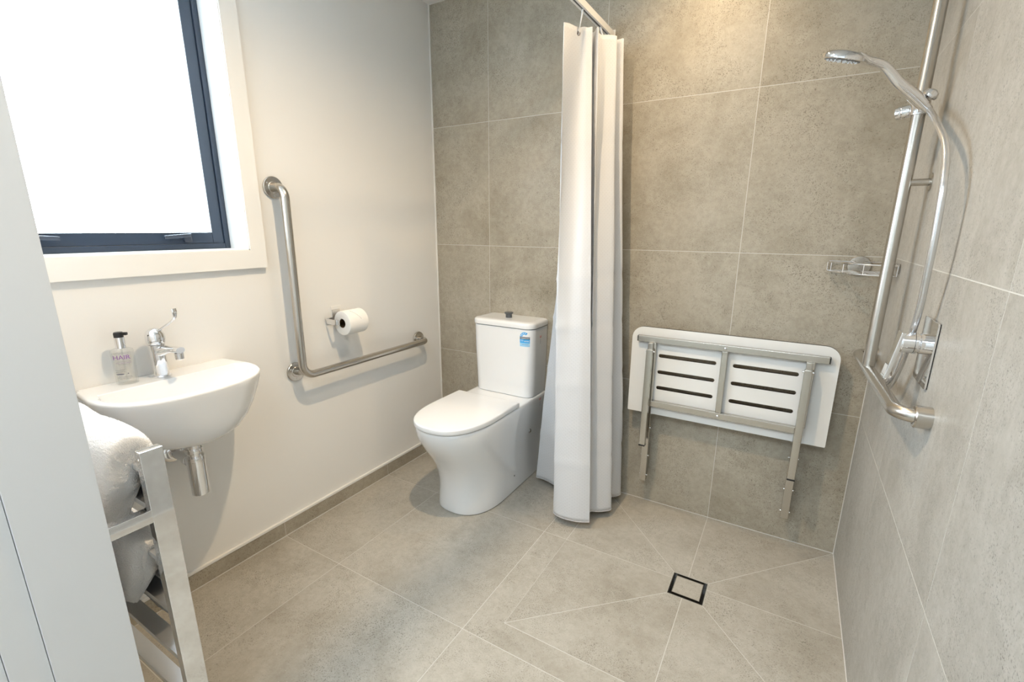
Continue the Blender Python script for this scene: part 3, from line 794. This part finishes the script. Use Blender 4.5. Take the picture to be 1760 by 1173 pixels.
text_part('lettering', '3.5', 0.0125, (0, 0, 0), (1, 0, 0), (0, -1, 0), 'white', lab, bend_c(0.650, 0.7605), 1.0)
for cz_, mt, xa, xb, hh in ((0.7595, 'white', 0.662, 0.684, 0.0010), (0.7562, 'white', 0.662, 0.685, 0.0007), (0.7745, 'white', 0.641, 0.685, 0.0010), (0.7710, 'white', 0.643, 0.683, 0.0007), (0.7445, 'blue', 0.643, 0.683, 0.0005), (0.7415, 'navy', 0.650, 0.680, 0.0005), (0.7350, 'blue', 0.642, 0.685, 0.0005)):
    q = random.Random(int(cz_ * 1e5)); mb = MB(); x = xa
    while x < xb:
        L_ = q.uniform(0.0012, 0.004); mb.add([(x, cfront(x) - 0.0013, cz_ - hh), (x + L_, cfront(x + L_) - 0.0013, cz_ - hh), (x + L_, cfront(x + L_) - 0.0013, cz_ + hh), (x, cfront(x) - 0.0013, cz_ + hh)], [[0, 1, 2, 3]]); x += L_ + 0.0008
    mb.build('fine_print', mt, lab, smooth=False)
# red W certification marks on the right hand sides
for (yy, zz_, xw, par) in ((-0.078, 0.767, cx1 + 0.0008, cis), (-0.070, 0.437, TX + 0.1782, pan)):
    wm = text_part('lettering', 'W', 0.020, (xw, yy, zz_), (0, 1, 0), (1, 0, 0), 'red', par)
    for k in range(4):
        MB().add([(xw, yy - 0.006, zz_ - 0.013 - 0.006 * k), (xw, yy + 0.006 - 0.002 * (k % 2), zz_ - 0.013 - 0.006 * k), (xw, yy + 0.006 - 0.002 * (k % 2), zz_ - 0.0145 - 0.006 * k), (xw, yy - 0.006, zz_ - 0.0145 - 0.006 * k)], [[0, 1, 2, 3]]).build('fine_print', 'greyprint', par, smooth=False)

# ================================================================== FLOOR DRAIN
dr = thing('floor_drain', 'square tile-insert drain set in the shower floor', 'drain', ((DX0 + DX1) / 2, (DY0 + DY1) / 2, -0.03))
mb = MB()
def ringbox(mb, x0, y0, x1, y1, w, z0_, z1_):
    mb.box((x0, y0, z0_), (x0 + w, y1, z1_)); mb.box((x1 - w, y0, z0_), (x1, y1, z1_)); mb.box((x0 + w, y0, z0_), (x1 - w, y0 + w, z1_)); mb.box((x0 + w, y1 - w, z0_), (x1 - w, y1, z1_))
ringbox(mb, DX0 + 0.0008, DY0 + 0.0008, DX1 - 0.0008, DY1 - 0.0008, 0.0016, -0.028, 0.0002); mb.build('drain_frame', 'steel', dr, smooth=False)
MB().box((DX0 + 0.003, DY0 + 0.003, -0.029), (DX1 - 0.003, DY1 - 0.003, -0.024)).build('drain_pan', 'black', dr, smooth=False)
mb = MB(); g = 0.0130
ringbox(mb, DX0 + g, DY0 + g, DX1 - g, DY1 - g, 0.0018, -0.022, 0.0002); mb.build('insert_tray', 'steel', dr, smooth=False)
o = MB().box((DX0 + g + 0.0018, DY0 + g + 0.0018, -0.018), (DX1 - g - 0.0018, DY1 - g - 0.0018, -0.0006)).build('tile_insert', 'floortile', dr, smooth=False)

# ================================================================== SHOWER CURTAIN
TKX, TKZ = 0.968, 2.068
tk = thing('curtain_track', 'white ceiling-height curtain track running out from the tiled wall', 'curtain track', (TKX, -0.9, TKZ))
mb = MB()
tw, thh = 0.0115, 0.024
mb.box((TKX - tw, -1.80, TKZ - thh / 2 + 0.003), (TKX + tw, -0.001, TKZ + thh / 2), bev=0.0012)
mb.box((TKX - tw, -1.80, TKZ - thh / 2), (TKX - 0.0035, -0.001, TKZ - thh / 2 + 0.0032)); mb.box((TKX + 0.0035, -1.80, TKZ - thh / 2), (TKX + tw, -0.001, TKZ - thh / 2 + 0.0032))
mb.build('rail', 'track', tk)
MB().box((TKX - 0.0034, -1.795, TKZ - thh / 2 + 0.0006), (TKX + 0.0034, -0.003, TKZ - thh / 2 + 0.0034)).build('track_slot', 'greybtn', tk, smooth=False)
MB().box((TKX - 0.016, -0.004, TKZ - 0.018), (TKX + 0.016, -0.0002, TKZ + 0.018), bev=0.001).build('wall_plate', 'track', tk)

ctop = [(0.994, -0.279), (0.978, -0.292), (0.958, -0.300), (0.936, -0.340), (0.924, -0.372), (0.933, -0.345), (0.965, -0.280), (0.960, -0.245), (0.940, -0.225), (0.950, -0.222), (0.985, -0.236), (1.010, -0.268), (1.014, -0.262), (0.998, -0.215), (1.012, -0.186), (1.046, -0.162), (1.030, -0.150), (0.990, -0.132), (1.025, -0.126), (1.060, -0.118), (1.035, -0.085), (0.985, -0.045), (0.960, -0.020)]
cbot = [(1.112, -0.370), (1.065, -0.392), (1.005, -0.402), (0.962, -0.396), (0.940, -0.378), (0.955, -0.352), (1.035, -0.322), (0.985, -0.235), (0.805, -0.158), (0.730, -0.148), (0.790, -0.112), (1.000, -0.190), (1.072, -0.292), (1.090, -0.285), (1.125, -0.268), (1.163, -0.226), (1.120, -0.175), (1.040, -0.150), (1.125, -0.128), (1.160, -0.078), (1.110, -0.042), (1.020, -0.028), (0.965, -0.020)]
SUB, ROWS = 9, 110
ct = catmull([Vector((x, y, 0)) for x, y in ctop], SUB); cb = catmull([Vector((x, y, 0)) for x, y in cbot], SUB)
NC = len(ct)
cu_ = [0.0]
for i in range(1, NC): cu_.append(cu_[-1] + 0.5 * ((ct[i] - ct[i - 1]).length + (cb[i] - cb[i - 1]).length))
ZT, ZB = 2.006, 0.038
def curtain_pt(i, j):
    t = j / ROWS; z = ZT + (ZB - ZT) * t
    e = 0.80 * t + 0.20 * smoothstep(t)
    p = ct[i].lerp(cb[i], e)
    a = ct[max(0, i - 1)].lerp(cb[max(0, i - 1)], e); b = ct[min(NC - 1, i + 1)].lerp(cb[min(NC - 1, i + 1)], e)
    d = (b - a); n_ = Vector((-d.y, d.x, 0)).normalized() if d.length > 1e-6 else Vector((0, 1, 0))
    off = 0.0032 * math.sin(t * 7 + i * 0.11) * math.sin(PI * t) + 0.005 * (noise.noise(Vector((cu_[i] * 6, z * 2.4, 3.1))))
    for zc_, am in ((1.62, 0.0025), (1.10, 0.0045), (0.90, 0.0045), (0.655, 0.0045), (0.46, 0.003), (0.30, 0.0045)):   # packing creases
        off += am * math.exp(-abs(z - zc_ - 0.004 * math.sin(i * 0.15)) / 0.010)
    if t < 0.02 and 0: z += 0
    sag = 0.003 * math.sin(i * 0.22) ** 2 * (1 - smoothstep(t * 12))
    return Vector((p.x, p.y, z - sag)) + n_ * off
cu_obj_root = thing('shower_curtain', 'white dotted shower curtain bunched at the wall beside the toilet', 'shower curtain', (1.0, -0.25, 0.038))
me = bpy.data.meshes.new('cloth')
base = Vector(cu_obj_root.location)
vs = [curtain_pt(i, j) - base for i in range(NC) for j in range(ROWS + 1)]
fs = [[i * (ROWS + 1) + j, (i + 1) * (ROWS + 1) + j, (i + 1) * (ROWS + 1) + j + 1, i * (ROWS + 1) + j + 1] for i in range(NC - 1) for j in range(ROWS)]
me.from_pydata(vs, [], fs)
uvl = me.uv_layers.new(name='UVMap')
for p in me.polygons:
    p.use_smooth = True
    for li in p.loop_indices:
        vi = me.loops[li].vertex_index; i, j = divmod(vi, ROWS + 1)
        uvl.data[li].uv = (cu_[i], (ZT - ZB) * j / ROWS)
me.materials.append(M['curtain'])
cloth = bpy.data.objects.new('cloth', me); COL.objects.link(cloth); cloth.parent = cu_obj_root
sm = cloth.modifiers.new('thickness', 'SOLIDIFY'); sm.thickness = 0.0009; sm.offset = 0
# stitched hems
def hem(name, ids_js, w):
    mb = MB(); mb.tube([curtain_pt(i, j) for i, j in ids_js], w, 6); mb.build(name, 'curtain', cu_obj_root)
hem('bottom_hem', [(i, ROWS) for i in range(NC)], 0.0016)
hem('side_hem', [(0, j) for j in range(ROWS + 1)], 0.0016)
# eyelets
hooks = []
for i_ in (2 * SUB + 2, 17 * SUB + 2, 21 * SUB):
    p = curtain_pt(i_, 2); a = curtain_pt(i_ - 1, 2); b = curtain_pt(i_ + 1, 2)
    d = (b - a).normalized(); n_ = Vector((-d.y, d.x, 0)); p = p.copy(); p.z = ZT - 0.024
    circ = [p + (d * math.cos(q) + Vector((0, 0, 1)) * math.sin(q)) * 0.0062 for q in [2 * PI * k / 24 for k in range(24)]]
    e = MB().tube(circ, 0.0018, 8, closed=True).build('eyelet', 'steel', cu_obj_root)
    MB().lathe([(0.0, -0.0007), (0.0046, -0.0007), (0.0046, 0.0007), (0.0, 0.0007)], p, tuple(n_), 16).build('eyelet_hole', 'card', e)
    hooks.append(p)
for k, p in enumerate(hooks):
    top = Vector((TKX, p.y, TKZ - thh / 2))
    path = catmull([top + Vector((0, 0, 0.004)), top.lerp(p, 0.35) + Vector((0, 0, 0.0)), p + Vector((0.004, -0.003, 0.012)), p + Vector((0.0035, -0.004, 0.001)), p + Vector((0, 0, -0.004)), p + Vector((-0.003, 0.004, 0.002))], 5)
    n_ = len(path)
    h = MB().tube(path, 0.0016, 8, rads=[0.0042 - 0.0026 * min(1, i / (n_ * 0.35)) for i in range(n_)]).build('curtain_hook', 'track')
    lb = ['white plastic hook through the foremost eyelet of the shower curtain', 'white plastic hook mostly hidden behind the middle fold of the shower curtain', 'rearmost white plastic curtain hook, nearest the tiled back wall'][k]
    tag(h, lb, 'curtain hook', 'curtain hooks on the track')

# ================================================================== FOLDING SHOWER SEAT
st = thing('folding_shower_bench', 'white folding shower seat with slots folded up against the tiles', 'shower seat', (1.548, 0.0, 0.47))
SY0, SY1 = -0.064, -0.050                                    # plate back / front depth: front face towards the room is SY0
plate = MB()
PX0, PX1, PZ0, PZ1 = 1.160, 1.936, 0.476, 0.8735
slots = [(1.282, 1.5175, z) for z in (0.7515, 0.677, 0.6045)] + [(1.5805, 1.813, z) for z in (0.7515, 0.677, 0.6)]
bm = bmesh.new()
def loop_edges(pts):
    v = [bm.verts.new((x, 0, z)) for x, z in pts]
    return [bm.edges.new((v[i], v[(i + 1) % len(v)])) for i in range(len(v))]
edges = loop_edges(rrect(PX0, PZ0, PX1, PZ1, (0.004, 0.004, 0.052, 0.052), 10))
for a, b, z in slots: edges += loop_edges(rrect(a, z - 0.008, b, z + 0.008, (0.0079,) * 4, 6))
res_ = bmesh.ops.triangle_fill(bm, use_beauty=True, use_dissolve=False, edges=edges)
# keep only the plate area, not the slot islands
for f in list(bm.faces):
    c = f.calc_center_median()
    for a, b, z in slots:
        if a < c.x < b and abs(c.z - z) < 0.0078:
            bm.faces.remove(f); break
front = bm.faces[:]
ext = bmesh.ops.extrude_face_region(bm, geom=front)
for g_ in ext['geom']:
    if isinstance(g_, bmesh.types.BMVert): g_.co.y = 0.013
bmesh.ops.recalc_face_normals(bm, faces=bm.faces)
for v in bm.verts: v.co.y += SY0
fl = [(f, abs(f.normal.y) > 0.5) for f in bm.faces]
bm.verts.index_update()
plate.v = [v.co.copy() for v in bm.verts]; plate.f = [[v.index for v in f.verts] for f, _ in fl]; plate.m = [0 if k else 1 for _, k in fl]
bm.free()
plate.build('seat_plate', ['laminate', 'edgeblack'], st, smooth=False)
FT = 0.026                                                  # box-section size of the seat frame, in front of the plate
fy1, fy0 = SY0, SY0 - 0.024
def stub(name, a, b, mt='steel_flat', bev=0.0025, parent=st): return MB().box(a, b, bev=bev).build(name, mt, parent)
tr_ = stub('top_rail', (1.192, fy0, 0.811), (1.902, fy1, 0.837))
for xx in (1.189, 1.902): MB().box((xx, fy0 + 0.001, 0.812), (xx + 0.003, fy1 - 0.001, 0.836)).build('end_cap', 'black', tr_, smooth=False)
lr = stub('lower_rail', (1.262, fy0, 0.518), (1.832, fy1, 0.545))
cr_ = stub('centre_rail', (1.536, fy0 + 0.001, 0.545), (1.559, fy1, 0.811))
for xx, zz_ in ((1.5475, 0.824), (1.5475, 0.5315)):
    MB().lathe([(0.0, 0), (0.0055, 0), (0.005, 0.002), (0.003, 0.0034), (0.0, 0.0036)], (xx, fy0, zz_), (0, -1, 0), 20).build('rivet', 'chrome', st)
for xa in (1.238, 1.826):
    ext_ = 0.028
    # side rail of the frame behind the leg, a hinge tongue on top
    stub('side_rail', (xa + 0.006, fy0 + 0.002, 0.545), (xa + ext_ + 0.006, fy1, 0.811))
    hg = stub('leg_hinge', (xa + 0.004, fy0 - 0.018, 0.778), (xa + ext_ - 0.004, fy0 + 0.001, 0.812), 'steel', 0.002)
    MB().tube([(xa - 0.005, fy0 - 0.014, 0.775), (xa + ext_ + 0.005, fy0 - 0.014, 0.775)], 0.0042, 14).build('hinge_pin', 'chrome', hg)
    # folded leg (in front) with a black foot
    lg = MB(); yt, yb_ = fy0 - 0.016, fy0 - 0.026
    lg.obox((xa + ext_ / 2, (yt + yb_) / 2, 0.5635), (ext_ / 2 - 0.0005, 0, 0), (0, 0.011, 0.0), (0, (yt - yb_) / 2, 0.2215), bev=0.0025)
    lo = lg.build('leg', 'steel_flat', st)
    MB().box((xa, yb_ - 0.0115, 0.336), (xa + ext_, yb_ + 0.0115, 0.3425), bev=0.0012).build('rubber_foot', 'black', lo)
    # lower wall-side strut: channel section hanging down to the wall bracket
    sl = MB(); x0_, x1_ = xa + 0.001, xa + ext_ + 0.001
    sl.box((x0_, -0.066, 0.135), (x1_, -0.062, 0.545), bev=0.0008); sl.box((x0_, -0.064, 0.135), (x0_ + 0.003, -0.036, 0.545), bev=0.0008); sl.box((x1_ - 0.003, -0.064, 0.135), (x1_, -0.036, 0.545), bev=0.0008)
    so_ = sl.build('strut', 'steel_flat', st)
    bk = MB().box((xa + 0.006, -0.036, 0.15), (xa + 0.024, -0.0005, 0.30), bev=0.001); bk.build('wall_bracket', 'steel_flat', st)
    for zz_ in (0.16, 0.26, 0.40, 0.47):
        MB().tube([(x0_ - 0.004, -0.050, zz_), (x1_ + 0.004, -0.050, zz_)], 0.0036, 12).build('bolt', 'chrome', so_)
    MB().box((xa + 0.002, -0.050, 0.49), (xa + 0.026, -0.001, 0.53), bev=0.001).build('wall_hinge', 'steel_flat', st)

# ================================================================== CORNER CADDY
cd = thing('corner_caddy', 'chrome wire corner shelf in the tiled shower corner behind the pole', 'shower caddy', (W - 0.09, -0.02, 1.15))
cdx0, cdy0 = 1.849, -0.192
def qarc(z, r0=0.004, grow=0.0):
    pts = [Vector((cdx0, -0.012, z)), Vector((cdx0, -0.030, z))]
    for k in range(17):
        a = PI + (PI / 2) * k / 16
        pts.append(Vector((W - 0.012 + (W - 0.012 - cdx0) * math.cos(a), -0.030 + (-cdy0 - 0.030) * math.sin(a), z)))
    pts.append(Vector((W - 0.008, cdy0, z)))
    return pts
for nm, zz_, hh in (('upper_rail', 1.181, 0.0028), ('lower_rail', 1.148, 0.0022)):
    mb = MB(); P_ = qarc(zz_) + [Vector((W - 0.008, -0.010, zz_)), Vector((cdx0, -0.010, zz_))]
    mb.tube(P_, hh, 8, closed=True); mb.build(nm, 'chrome', cd)
Q = qarc(1.181)
for k in (0, 5, 9, 13, 17, 19):
    p = Q[k]; MB().tube([p, Vector((p.x, p.y, 1.148))], 0.0018, 8).build('upright', 'chrome', cd)
mb = MB()
for k in range(1, 5):
    y = -0.010 - 0.034 * k
    f_ = (-y - 0.03) / (-cdy0 - 0.03); xl = (W - 0.012) - (W - 0.012 - cdx0) * math.sqrt(max(0, 1 - max(0, f_) ** 2))
    mb.tube([(xl, y, 1.148), (W - 0.008, y, 1.148)], 0.0013, 6)
for k in range(1, 5):
    x = cdx0 + 0.034 * k + 0.004; f_ = (W - 0.012 - x) / (W - 0.012 - cdx0); yl_ = -0.03 - (-cdy0 - 0.03) * math.sqrt(max(0, 1 - f_ ** 2))
    mb.tube([(x, -0.010, 1.148), (x, yl_, 1.148)], 0.0013, 6)
mb.build('wire_base', 'chrome', cd)
MB().lathe([(0.0, 0), (0.0365, 0), (0.0365, 0.003), (0.034, 0.006), (0.0, 0.007)], (1.944, 0.0, 1.166), (0, -1, 0)).box((1.932, -0.013, 1.17), (1.956, -0.004, 1.192), bev=0.001).build('wall_disc', 'steel', cd)
MB().box((W - 0.007, -0.175, 1.155), (W, -0.150, 1.187), bev=0.001).build('wall_tab', 'steel', cd)

# ================================================================== SHOWER GRAB RAIL
BX = 1.978
sg_ = thing('shower_grab_rail', 'brushed steel T-shaped grab rail with tall pole on the right tiled wall', 'grab rail', (BX, -0.45, 0.9))
zr0, zr1 = 0.868, 0.902                                     # the horizontal bar at its far / near end
ya, yb2 = -0.085, -0.845
mb = MB().tube(fillet([(W - 0.01, ya, zr0), (BX, ya, zr0), (BX, yb2 + 0.002, zr1), (W - 0.01, yb2, zr1)], [0.036, 0.046], 14), R_BAR, 28)
mb.build('rail', 'steel', sg_)
for c in ((W, ya, zr0), (W, yb2, zr1)):
    MB().lathe([(0.0245, 0.0), (0.0245, 0.027), (0.0225, 0.0295), (0.0175, 0.030), (0.016, 0.0285)], c, (-1, 0, 0), 48).build('wall_flange', 'steel', sg_)
py0, py1 = -0.385, -0.315
pole = [(BX - 0.004, py0, 0.893), (BX + 0.007, py1, 2.16)]
MB().tube([pole[0], pole[1]], R_BAR, 28).build('pole', 'steel', sg_)
def on_pole(z):
    t = (z - pole[0][2]) / (pole[1][2] - pole[0][2]); return Vector(pole[0]).lerp(Vector(pole[1]), t)
for z in (1.42, 2.11):
    p = on_pole(z)
    br = MB().tube([(p.x + 0.008, p.y, z), (W, p.y, z)], 0.0095, 20).build('wall_bracket', 'steel', sg_)
    MB().lathe([(0.024, 0), (0.024, 0.002), (0.022, 0.0035), (0.010, 0.004)], (W, p.y, z), (-1, 0, 0)).build('bracket_plate', 'steel', br)
# hand shower holder clamped on the pole
HZ = 1.612; hp = on_pole(HZ)
hh_ = thing('hand_shower_holder', 'chrome slider clamp gripping the tall pole under the hand shower', 'holder', tuple(hp))
mb = MB(); pd = (Vector(pole[1]) - Vector(pole[0])).normalized()
mb.lathe([(0.0165, -0.018), (0.0205, -0.018), (0.0215, -0.015), (0.0215, 0.015), (0.0205, 0.018), (0.0165, 0.018)], hp, tuple(pd), 40)
kd = Vector((-0.85, 0.35, -0.12)).normalized()
mb.lathe([(0.014, 0.015), (0.0165, 0.020), (0.0175, 0.034), (0.0160, 0.038)], hp, tuple(kd), 32)
mb.build('clamp', 'chrome', hh_)
MB().lathe([(0.0165, 0.038), (0.0175, 0.040), (0.0165, 0.050), (0.0, 0.053)], hp, tuple(kd), 32).build('clamp_knob', 'chrome', hh_)
cv = hp + Vector((-0.012, -0.045, 0.012))                   # the conical cradle sits on the camera side of the pole
hd = Vector((-0.66, -0.38, 0.56)).normalized()            # handle direction, from cradle towards the head
mb = MB().tube([hp + Vector((-0.004, -0.014, 0.003)), cv - hd * 0.004], 0.0115, 18)
MBc = mb.lathe([(0.0128, -0.020), (0.0140, -0.019), (0.0152, 0.015), (0.0150, 0.017), (0.0128, 0.017)], cv, tuple(hd), 36)
mb.build('cradle', 'chrome', hh_)
bu = cv + Vector((0.024, 0.012, 0.012))
MB().lathe([(0.0, -0.006), (0.0165, -0.005), (0.018, 0.0), (0.0145, 0.010), (0.007, 0.0145), (0.0, 0.0155)], bu, (0.55, -0.1, 0.83), 32).build('tilt_knob', 'chrome', hh_)
# hand shower
hs = thing('hand_shower', 'chrome hand shower resting in the pole holder with flat round head', 'shower head', tuple(cv))
hc = Vector((1.783, -0.508, 1.725))                         # head centre
nrm = Vector((-0.26, 0.20, -1.0)).normalized()               # spray face looks down
side = Vector((hc.x - cv.x, hc.y - cv.y, 0)).normalized()
path = catmull([cv - hd * 0.018, cv + hd * 0.02, cv + hd * 0.075 + Vector((0, 0, -0.004)), cv + hd * 0.135 + Vector((0, 0, 0.001)), hc - side * 0.060 + Vector((0, 0, -0.010)), hc - side * 0.025 + Vector((0, 0, -0.001))], 8)
n_ = len(path); rg = []
for i, p in enumerate(path):
    t = i / (n_ - 1); a = path[max(0, i - 1)]; b = path[min(n_ - 1, i + 1)]; d = (b - a).normalized()
    s_ = d.cross(Vector((0, 0, 1))).normalized(); up = s_.cross(d)
    w_ = 0.0145 + 0.0018 * math.sin(PI * min(1, t / 0.6)) - 0.002 * smoothstep(t / 0.7) + (0.013 * smoothstep((t - 0.7) / 0.3)); h_ = 0.0145 + 0.0018 * math.sin(PI * min(1, t / 0.6)) - 0.0035 * smoothstep(t / 0.7) - 0.003 * smoothstep((t - 0.7) / 0.3)
    rg.append([p + s_ * (w_ * math.cos(q)) + up * (h_ * math.sin(q)) for q in [2 * PI * k / 28 for k in range(28)]])
MB().loft(rg).build('handle', 'chrome', hs, angle=60)
hdh = MB().lathe([(0.0, -0.012), (0.020, -0.0115), (0.036, -0.0085), (0.0455, -0.002), (0.0475, 0.003), (0.0475, 0.0085), (0.045, 0.0105), (0.0, 0.0108)], hc, tuple(nrm), 56).build('spray_head', 'chrome', hs)
MB().lathe([(0.0, 0.0104), (0.041, 0.0104), (0.041, 0.0118), (0.0, 0.012)], hc, tuple(nrm), 48).build('spray_face', 'greybtn', hdh)
mb = MB(); X_ = nrm.orthogonal().normalized(); Y_ = nrm.cross(X_)
for ring_, cnt in ((0.012, 6), (0.023, 12), (0.034, 18)):
    for k in range(cnt):
        a = 2 * PI * k / cnt
        mb.lathe([(0.0016, 0.0), (0.0012, 0.0028), (0.0, 0.0030)], hc + X_ * ring_ * math.cos(a) + Y_ * ring_ * math.sin(a) + nrm * 0.0118, tuple(nrm), 8)
mb.build('nozzles', 'white', hdh)['kind'] = 'stuff'

# shower hose
HP = [cv - hd * 0.016, cv - hd * 0.040 + Vector((0.0, -0.004, 0.0)), (1.987, -0.560, 1.540), (1.992, -0.680, 1.470), (1.990, -0.745, 1.390), (1.993, -0.755, 1.290), (1.996, -0.745, 1.20), (2.001, -0.720, 1.115), (2.004, -0.672, 1.03), (2.006, -0.620, 0.955), (2.006, -0.565, 0.895), (2.006, -0.495, 0.858), (2.008, -0.430, 0.852), (2.024, -0.395, 0.862)]
ho = thing('shower_hose', 'silver shower hose looping down from the hand shower past the mixer', 'hose', (1.99, -0.7, 1.2))
MB().tube(catmull(HP, 10), 0.0072, 18).build('hose_tube', 'hose', ho)
MB().lathe([(0.0075, 0.0), (0.0105, 0.001), (0.0115, 0.020), (0.0105, 0.022), (0.0075, 0.022)], cv - hd * 0.040, tuple(hd), 24).build('hose_nut', 'chrome', ho)
MB().lathe([(0.0, 0.0), (0.020, 0.0), (0.020, 0.004), (0.011, 0.006), (0.011, 0.022), (0.0, 0.022)], (W, -0.390, 0.866), (-1, 0, 0), 32).build('wall_outlet', 'chrome', ho)

# ================================================================== SHOWER MIXER
mx = thing('shower_mixer', 'chrome single-lever shower mixer on a rectangular plate on the right wall', 'shower mixer', (W, -0.707, 0.94))
MB().box((W - 0.0025, -0.768, 0.944), (W - 0.0002, -0.645, 1.093), bev=0.0008).build('gasket', 'black', mx)
o = MB(); o.prism(rrect(-0.769, 0.943, -0.644, 1.094, (0.006,) * 4, 5), lambda u, v, d: (W - 0.0022 - d, u, v), 0, 0.0035); o.build('cover_plate', 'chrome', mx, smooth=False)
mc = (W, -0.712, 1.037)
MB().lathe([(0.0235, 0.005), (0.0235, 0.020), (0.022, 0.0215), (0.022, 0.0235), (0.0255, 0.025), (0.0255, 0.030), (0.022, 0.0315), (0.0, 0.032)], mc, (-1, 0, 0), 44).build('body', 'chrome', mx)
mb = MB()
mb.lathe([(0.0, 0.031), (0.0245, 0.031), (0.0245, 0.052), (0.023, 0.055), (0.0, 0.0555)], mc, (-1, 0, 0), 44)
mb.obox((W - 0.0625, -0.712, 1.004), (0.0048, 0, -0.0007), (0, 0.0200, 0), (0.009, 0, 0.057), bev=0.002)
mb.build('lever', 'chrome', mx)

# ================================================================== HEATED TOWEL RAIL
BRX1, BRX0, BRY0, BRY1 = 0.700, 0.678, -1.752, -1.712
hr = thing('heated_towel_rail', 'polished flat-bar heated towel rail beside the doorway jamb', 'towel rail', (0.45, -1.73, 0.12))
ZRT = 0.865
for xa, xb in ((BRX0, BRX1), (0.16, 0.182)):
    MB().box((xa, BRY0, 0.12), (xb, BRY1, ZRT), bev=0.0015).build('upright', 'chrome', hr)
    for z in (0.727, 0.20):
        a_ = MB().box((xa + 0.001, FY + 0.001, z - 0.014), (xb, BRY0 + 0.001, z + 0.014), bev=0.0012).build('wall_arm', 'chrome', hr)
    MB().lathe([(0.0, 0), (0.004, 0), (0.0036, 0.0012), (0.0, 0.002)], ((xa + xb) / 2, BRY0, ZRT - 0.018), (0, -1, 0), 16).build('screw', 'steel', hr)
for z in (0.82, 0.737, 0.612, 0.484, 0.354, 0.226):
    MB().box((0.181, BRY0 + 0.004, z - 0.006), (BRX0 + 0.001, BRY1 - 0.002, z + 0.006), bev=0.001).build('rung', 'rungmetal', hr)

# towels draped over the rungs (thick folded terry)
def towel(name, label, x0, x1, sec, seed, thick_fn=None, rows=34, amp=0.006, taper=None):
    """sec: closed (y, z) outline, catmull-smoothed, lofted along x with puffy ends and noise"""
    P_ = catmull([Vector((y, z, 0)) for y, z in sec + [sec[0]]], 7)[:-1]
    cy = sum(p.x for p in P_) / len(P_); cz = sum(p.y for p in P_) / len(P_)
    rings = []
    for i in range(rows + 1):
        t = i / rows; x = x0 + (x1 - x0) * t
        e = min(t, 1 - t) * rows / 4.0; k = 1.0 if e > 1 else math.sqrt(max(0.0, 1 - (1 - e) ** 2)) * 0.35 + 0.65
        inset = (1 - k) * 0.035
        r = []
        for j, p in enumerate(P_):
            a = P_[j - 1]; b = P_[(j + 1) % len(P_)]; d = (b - a).normalized(); nx, nz = d.y, -d.x
            f = noise.noise(Vector((x * 7, p.x * 9, p.y * 7 + seed))) * amp + noise.noise(Vector((x * 30, p.x * 40, p.y * 30 + seed))) * amp * 0.28
            sgn = 1 if area_sign(P_) > 0 else -1
            yy = p.x + sgn * nx * (f - inset); zz2 = p.y + sgn * nz * (f - inset)
            dx = taper(p.x, p.y, t) if taper else 0.0
            r.append(Vector((x + dx, yy, zz2)))
        rings.append(r)
    mb = MB().loft(rings); o = mb.build(name, 'towel', None, angle=180)
    subsurf(o, 2)
    tx_ = bpy.data.textures.new('terry', 'CLOUDS'); tx_.noise_scale = 0.004
    md = o.modifiers.new('terry pile', 'DISPLACE'); md.texture = tx_; md.strength = 0.0040; md.mid_level = 0.5
    return tag(o, label, 'towel')
def area_sign(P_): return sum(P_[i - 1].x * P_[i].y - P_[i].x * P_[i - 1].y for i in range(len(P_)))
towel('bath_towel', 'thick white towel rolled over the top bar of the towel rail', 0.21, 0.648,
      [(-1.704, 0.67), (-1.696, 0.69), (-1.692, 0.75), (-1.694, 0.83), (-1.712, 0.872), (-1.745, 0.886), (-1.782, 0.868), (-1.802, 0.81), (-1.802, 0.74), (-1.786, 0.685), (-1.760, 0.668), (-1.7585, 0.72), (-1.7575, 0.80), (-1.748, 0.836), (-1.730, 0.838), (-1.712, 0.832), (-1.708, 0.80), (-1.7065, 0.76), (-1.7065, 0.70)][::-1], 1.0, amp=0.007,
      taper=lambda y, z, t: -0.055 * smoothstep((0.80 - z) / 0.13) * (1 if y < -1.73 else 0) * max(0, (t - 0.5) * 2))
towel('hand_towel', 'white towel hanging lower on the rail below the rolled towel', 0.20, 0.640,
      [(-1.703, 0.37), (-1.694, 0.46), (-1.690, 0.55), (-1.694, 0.615), (-1.712, 0.640), (-1.735, 0.645), (-1.766, 0.640), (-1.785, 0.60), (-1.788, 0.53), (-1.778, 0.475), (-1.760, 0.462), (-1.7575, 0.52), (-1.7575, 0.60), (-1.748, 0.622), (-1.730, 0.624), (-1.712, 0.620), (-1.7065, 0.60), (-1.7065, 0.52), (-1.7065, 0.42)][::-1], 4.0, amp=0.005,
      taper=lambda y, z, t: -0.075 * smoothstep((0.60 - z) / 0.15) * max(0, (t - 0.5) * 2))

# ================================================================== CEILING DOWNLIGHTS (above the frame)
for nm, lx, ly, pw in DOWNLIGHTS:
    d = thing('ceiling_downlight', 'recessed white downlight in the ceiling ' + ('at the middle of the room' if nm == 'room' else 'over the shower seat'), 'downlight', (lx, ly, H))
    MB().lathe([(0.040, 0.0), (0.052, 0.0), (0.053, -0.003), (0.050, -0.006), (0.040, -0.004)], (lx, ly, H - 0.0002), 'z').build('trim_ring', 'trim', d)
    MB().lathe([(0.0, -0.001), (0.040, -0.001), (0.040, -0.002), (0.0, -0.002)], (lx, ly, H), 'z').build('lamp_lens', 'lens', d)
